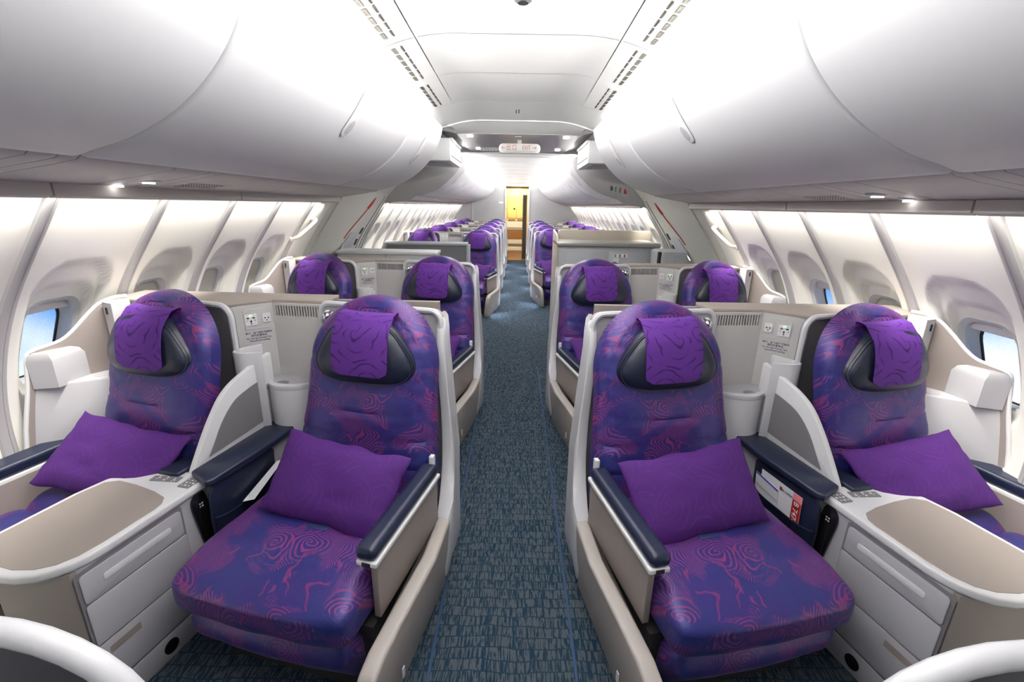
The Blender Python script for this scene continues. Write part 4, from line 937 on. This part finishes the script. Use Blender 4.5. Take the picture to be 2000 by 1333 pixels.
# near seat shells at the bottom corners
for s in (-1, 1):
    t = thing('seat_shell', 'white rimmed seat back shell cut off in the bottom %s corner' % ('left' if s < 0 else 'right'), 'seat', (s*.68+XC, .43, 0))
    pth = [(-.425, .10), (-.425, .60), (-.42, .95)] + [(-.60+.18*math.cos(a), 1.01+.155*math.sin(a)) for a in [i*PI/16 for i in range(9)]] + [(-.75, 1.175), (-1.0, 1.18), (-1.0, .1)]
    mk = lambda a, c, k: (-s*(a)*1.0+XC*1 if s > 0 else a+XC*0, .41+k+.04*(-a-.4), c)
    m = MB(); m.prism(pth, mk, -.002, .006); obj('panel', m, 'dgrey', t)
    m = MB(); m.tube([mk(a, c, -.004) for a, c in pth[:-1]], .015, 10); obj('rim', m, 'white', t)
# ================================================================== MONUMENTS
t = thing('attendant_cabinet', 'low pale grey cabinet behind the second left row', 'cabinet', (-1.36, 5.0, 0))
m = MB(); m.box(-1.87, -.83, 4.86, 5.15, 0, 1.165, .008, 2); obj('body', m, 'cab', t)
m = MB(); m.box(-1.88, -.82, 4.845, 5.16, 1.14, 1.172, .006, 2); obj('cap', m, 'light', t)
m = MB(); m.box(-1.36, -1.354, 4.856, 4.862, .1, 1.14); obj('joint', m, 'grey', t)
m = MB(); m.box(-.815, -.795, 4.92, 5.02, 1.02, 1.12, .004, 1); obj('latch', m, 'grey', t)
t = thing('divider_panel', 'grey framed divider panel before the third left row', 'partition', (-1.16, 6.0, 0))
m = MB(); m.prism([(-1.75, 0), (-.60, 0), (-.60, 1.17), (-1.66, 1.17), (-1.75, 1.0)], lambda a, c, k: (a, k, c), 5.98, 6.02); obj('panel', m, 'grey', t)
m = MB()
for seg in (((-.60, 0), (-.60, 1.17)), ((-.60, 1.17), (-1.66, 1.17)), ((-1.66, 1.17), (-1.75, 1.0))): m.tube([(seg[0][0], 5.985, seg[0][1]), (seg[1][0], 5.985, seg[1][1])], .028, 8)
obj('frame', m, 'cab', t)
t = thing('storage_cabinet', 'silver grey two-door cabinet with round latches behind the second right row', 'cabinet', (1.15, 5.9, 0))
m = MB(); m.box(.53, 1.74, 5.60, 6.25, 0, 1.20, .012, 2); obj('body', m, 'cab', t)
m = MB(); m.rbox((1.135, 5.90, 1.225), (.625, .33, .028), .02, 4); obj('worktop', m, 'metal', t)
m = MB(); m.prism(rr(.62, .085, .05, 5, 1.19, 1.285), lambda a, c, k: (a, k, c), 6.18, 6.24, .01); obj('back_splash', m, 'lcab', t)
m = MB(); m.prism([(5.58, 0), (5.58, 1.22), (5.70, 1.33), (6.25, 1.37), (6.25, 0)], lambda a, c, k: (k, a, c), .51, .535, .01, 3); obj('side_panel', m, 'lcab', t)
for x0 in (.62, 1.15):
    m = MB(); m.box(x0, x0+(.50 if x0 < 1 else .54), 5.585, 5.60, .1, 1.15, .006, 2); d_ = obj('door', m, 'cab', t)
    xx = 1.065 if x0 < 1 else 1.215; m = MB(); m.disc((xx, 5.585, .995), .034, (0, -1, 0), .012); m.ball((xx, 5.572, .995), .018, 8); obj('latch', m, 'chrome', d_)
m = MB(); m.box(1.20, 1.37, 5.578, 5.585, 1.08, 1.125); o = obj('placard', m, 'paper', t)
for i, mm in enumerate(('green', 'red', 'red')): m = MB(); m.box(1.215+.055*i, 1.23+.055*i, 5.576, 5.579, 1.085, 1.118); obj('pictogram', m, mm, t)
m = MB(); m.box(1.20, 1.27, 5.578, 5.585, 1.02, 1.075); obj('placard', m, 'paper', t)
t = thing('crew_seat_box', 'light grey folded crew seat box with slanted side, right side door', 'cabinet', (1.9, 5.2, 0))
m = MB(); m.prism([(1.62, 0), (1.62, 1.19), (1.66, 1.205), (1.93, 1.205), (2.02, 1.08), (2.07, .8), (2.07, 0)], lambda a, c, k: (a, k, c), 5.05, 5.5, .008, 2); obj('body', m, 'cab', t)
m = MB(); m.prism([(1.74, .2), (1.74, 1.17), (1.92, 1.17), (2.0, 1.05), (2.04, .2)], lambda a, c, k: (a, k, c), 5.042, 5.052, .003); obj('door', m, 'cab', t)
m = MB(); m.tube([(1.605, 5.10, .9+.03*i) for i in range(11)], .022, 8); obj('strap', m, 'dark', t)
# papers in the pockets
def uvw(side, Y, p, fr=FA): q = fr(p); return (XC+(-q[0] if side > 0 else q[0]), Y+q[1], q[2])
def card(name, side, Y, pts, m, label, cat='card', th=.0015, group=None):
    mb = MB(); mb.loft([[uvw(side, Y, (u, v, z)) for u, v, z in pts], [uvw(side, Y, (u+th, v, z)) for u, v, z in pts]]); o = center_origin(obj(name, mb, m)); tag(o, label, cat, group); return o
sf = lambda v, z, o=0: (-.4395+(z-.42)*.05+o, v, z)
c1 = card('safety_card', 1, Y0, [sf(.345, .40), sf(.345, .562), sf(.565, .562), sf(.565, .40)], 'paper', 'white safety card with red strip in the right pocket')
def add_quad(par, side, v0, v1, z0, z1, m, name='printed_strip', off=.0022):
    mb = MB(); P4 = [sf(v0, z0, off), sf(v0, z1, off), sf(v1, z1, off), sf(v1, z0, off)]; mb.loft([[uvw(side, Y0, p) for p in P4], [uvw(side, Y0, (p[0]+.0004, p[1], p[2])) for p in P4]]); obj(name, mb, m, par)
add_quad(c1, 1, .522, .565, .40, .530, 'red'); add_quad(c1, 1, .522, .565, .531, .562, 'pink'); add_quad(c1, 1, .452, .464, .528, .545, 'red', 'emblem')
xd = Vector(uvw(1, 0, (0, 1, 0)))-Vector(uvw(1, 0, (0, 0, 0)))
text_mesh('B 747-8', .034, uvw(1, Y0, (-.430, .5435, .475)), (0, 0, -1), tuple(xd), 'paper', 'lettering', c1, bold=.0006)
text_mesh('AIR CHINA', .013, uvw(1, Y0, (-.4305, .490, .536)), tuple(xd), (0, 0, 1), 'ink', 'lettering', c1, bold=.0003)
c2 = card('comfort_bag', 1, Y0, [sf(.325, .40, .004), sf(.318, .535, .004), sf(.45, .520, .004), sf(.455, .40, .004)], 'paper', 'white paper bag with blue top edge in the right pocket', 'bag')
mb = MB(); P4 = [sf(.318, .528, .0062), sf(.318, .536, .0062), sf(.45, .521, .0062), sf(.45, .513, .0062)]; mb.loft([[uvw(1, Y0, p) for p in P4], [uvw(1, Y0, (p[0]+.0004, p[1], p[2])) for p in P4]]); obj('blue_edge', mb, 'blue', c2)
for zz in (.47, .462): mb = MB(); P4 = [sf(.322, zz+.012, .0062), sf(.322, zz+.0135, .0062), sf(.452, zz+.0015, .0062), sf(.452, zz, .0062)]; mb.loft([[uvw(1, Y0, p) for p in P4], [uvw(1, Y0, (p[0]+.0004, p[1], p[2])) for p in P4]]); obj('printed_line', mb, 'ink', c2)
c3 = card('brochure', -1, Y0, [(-.415, .52, .46), (-.425, .30, .52), (-.395, .29, .53), (-.375, .50, .465)], 'paper', 'folded white brochure leaning out of the left pocket', 'brochure')
bpy.context.view_layer.update()
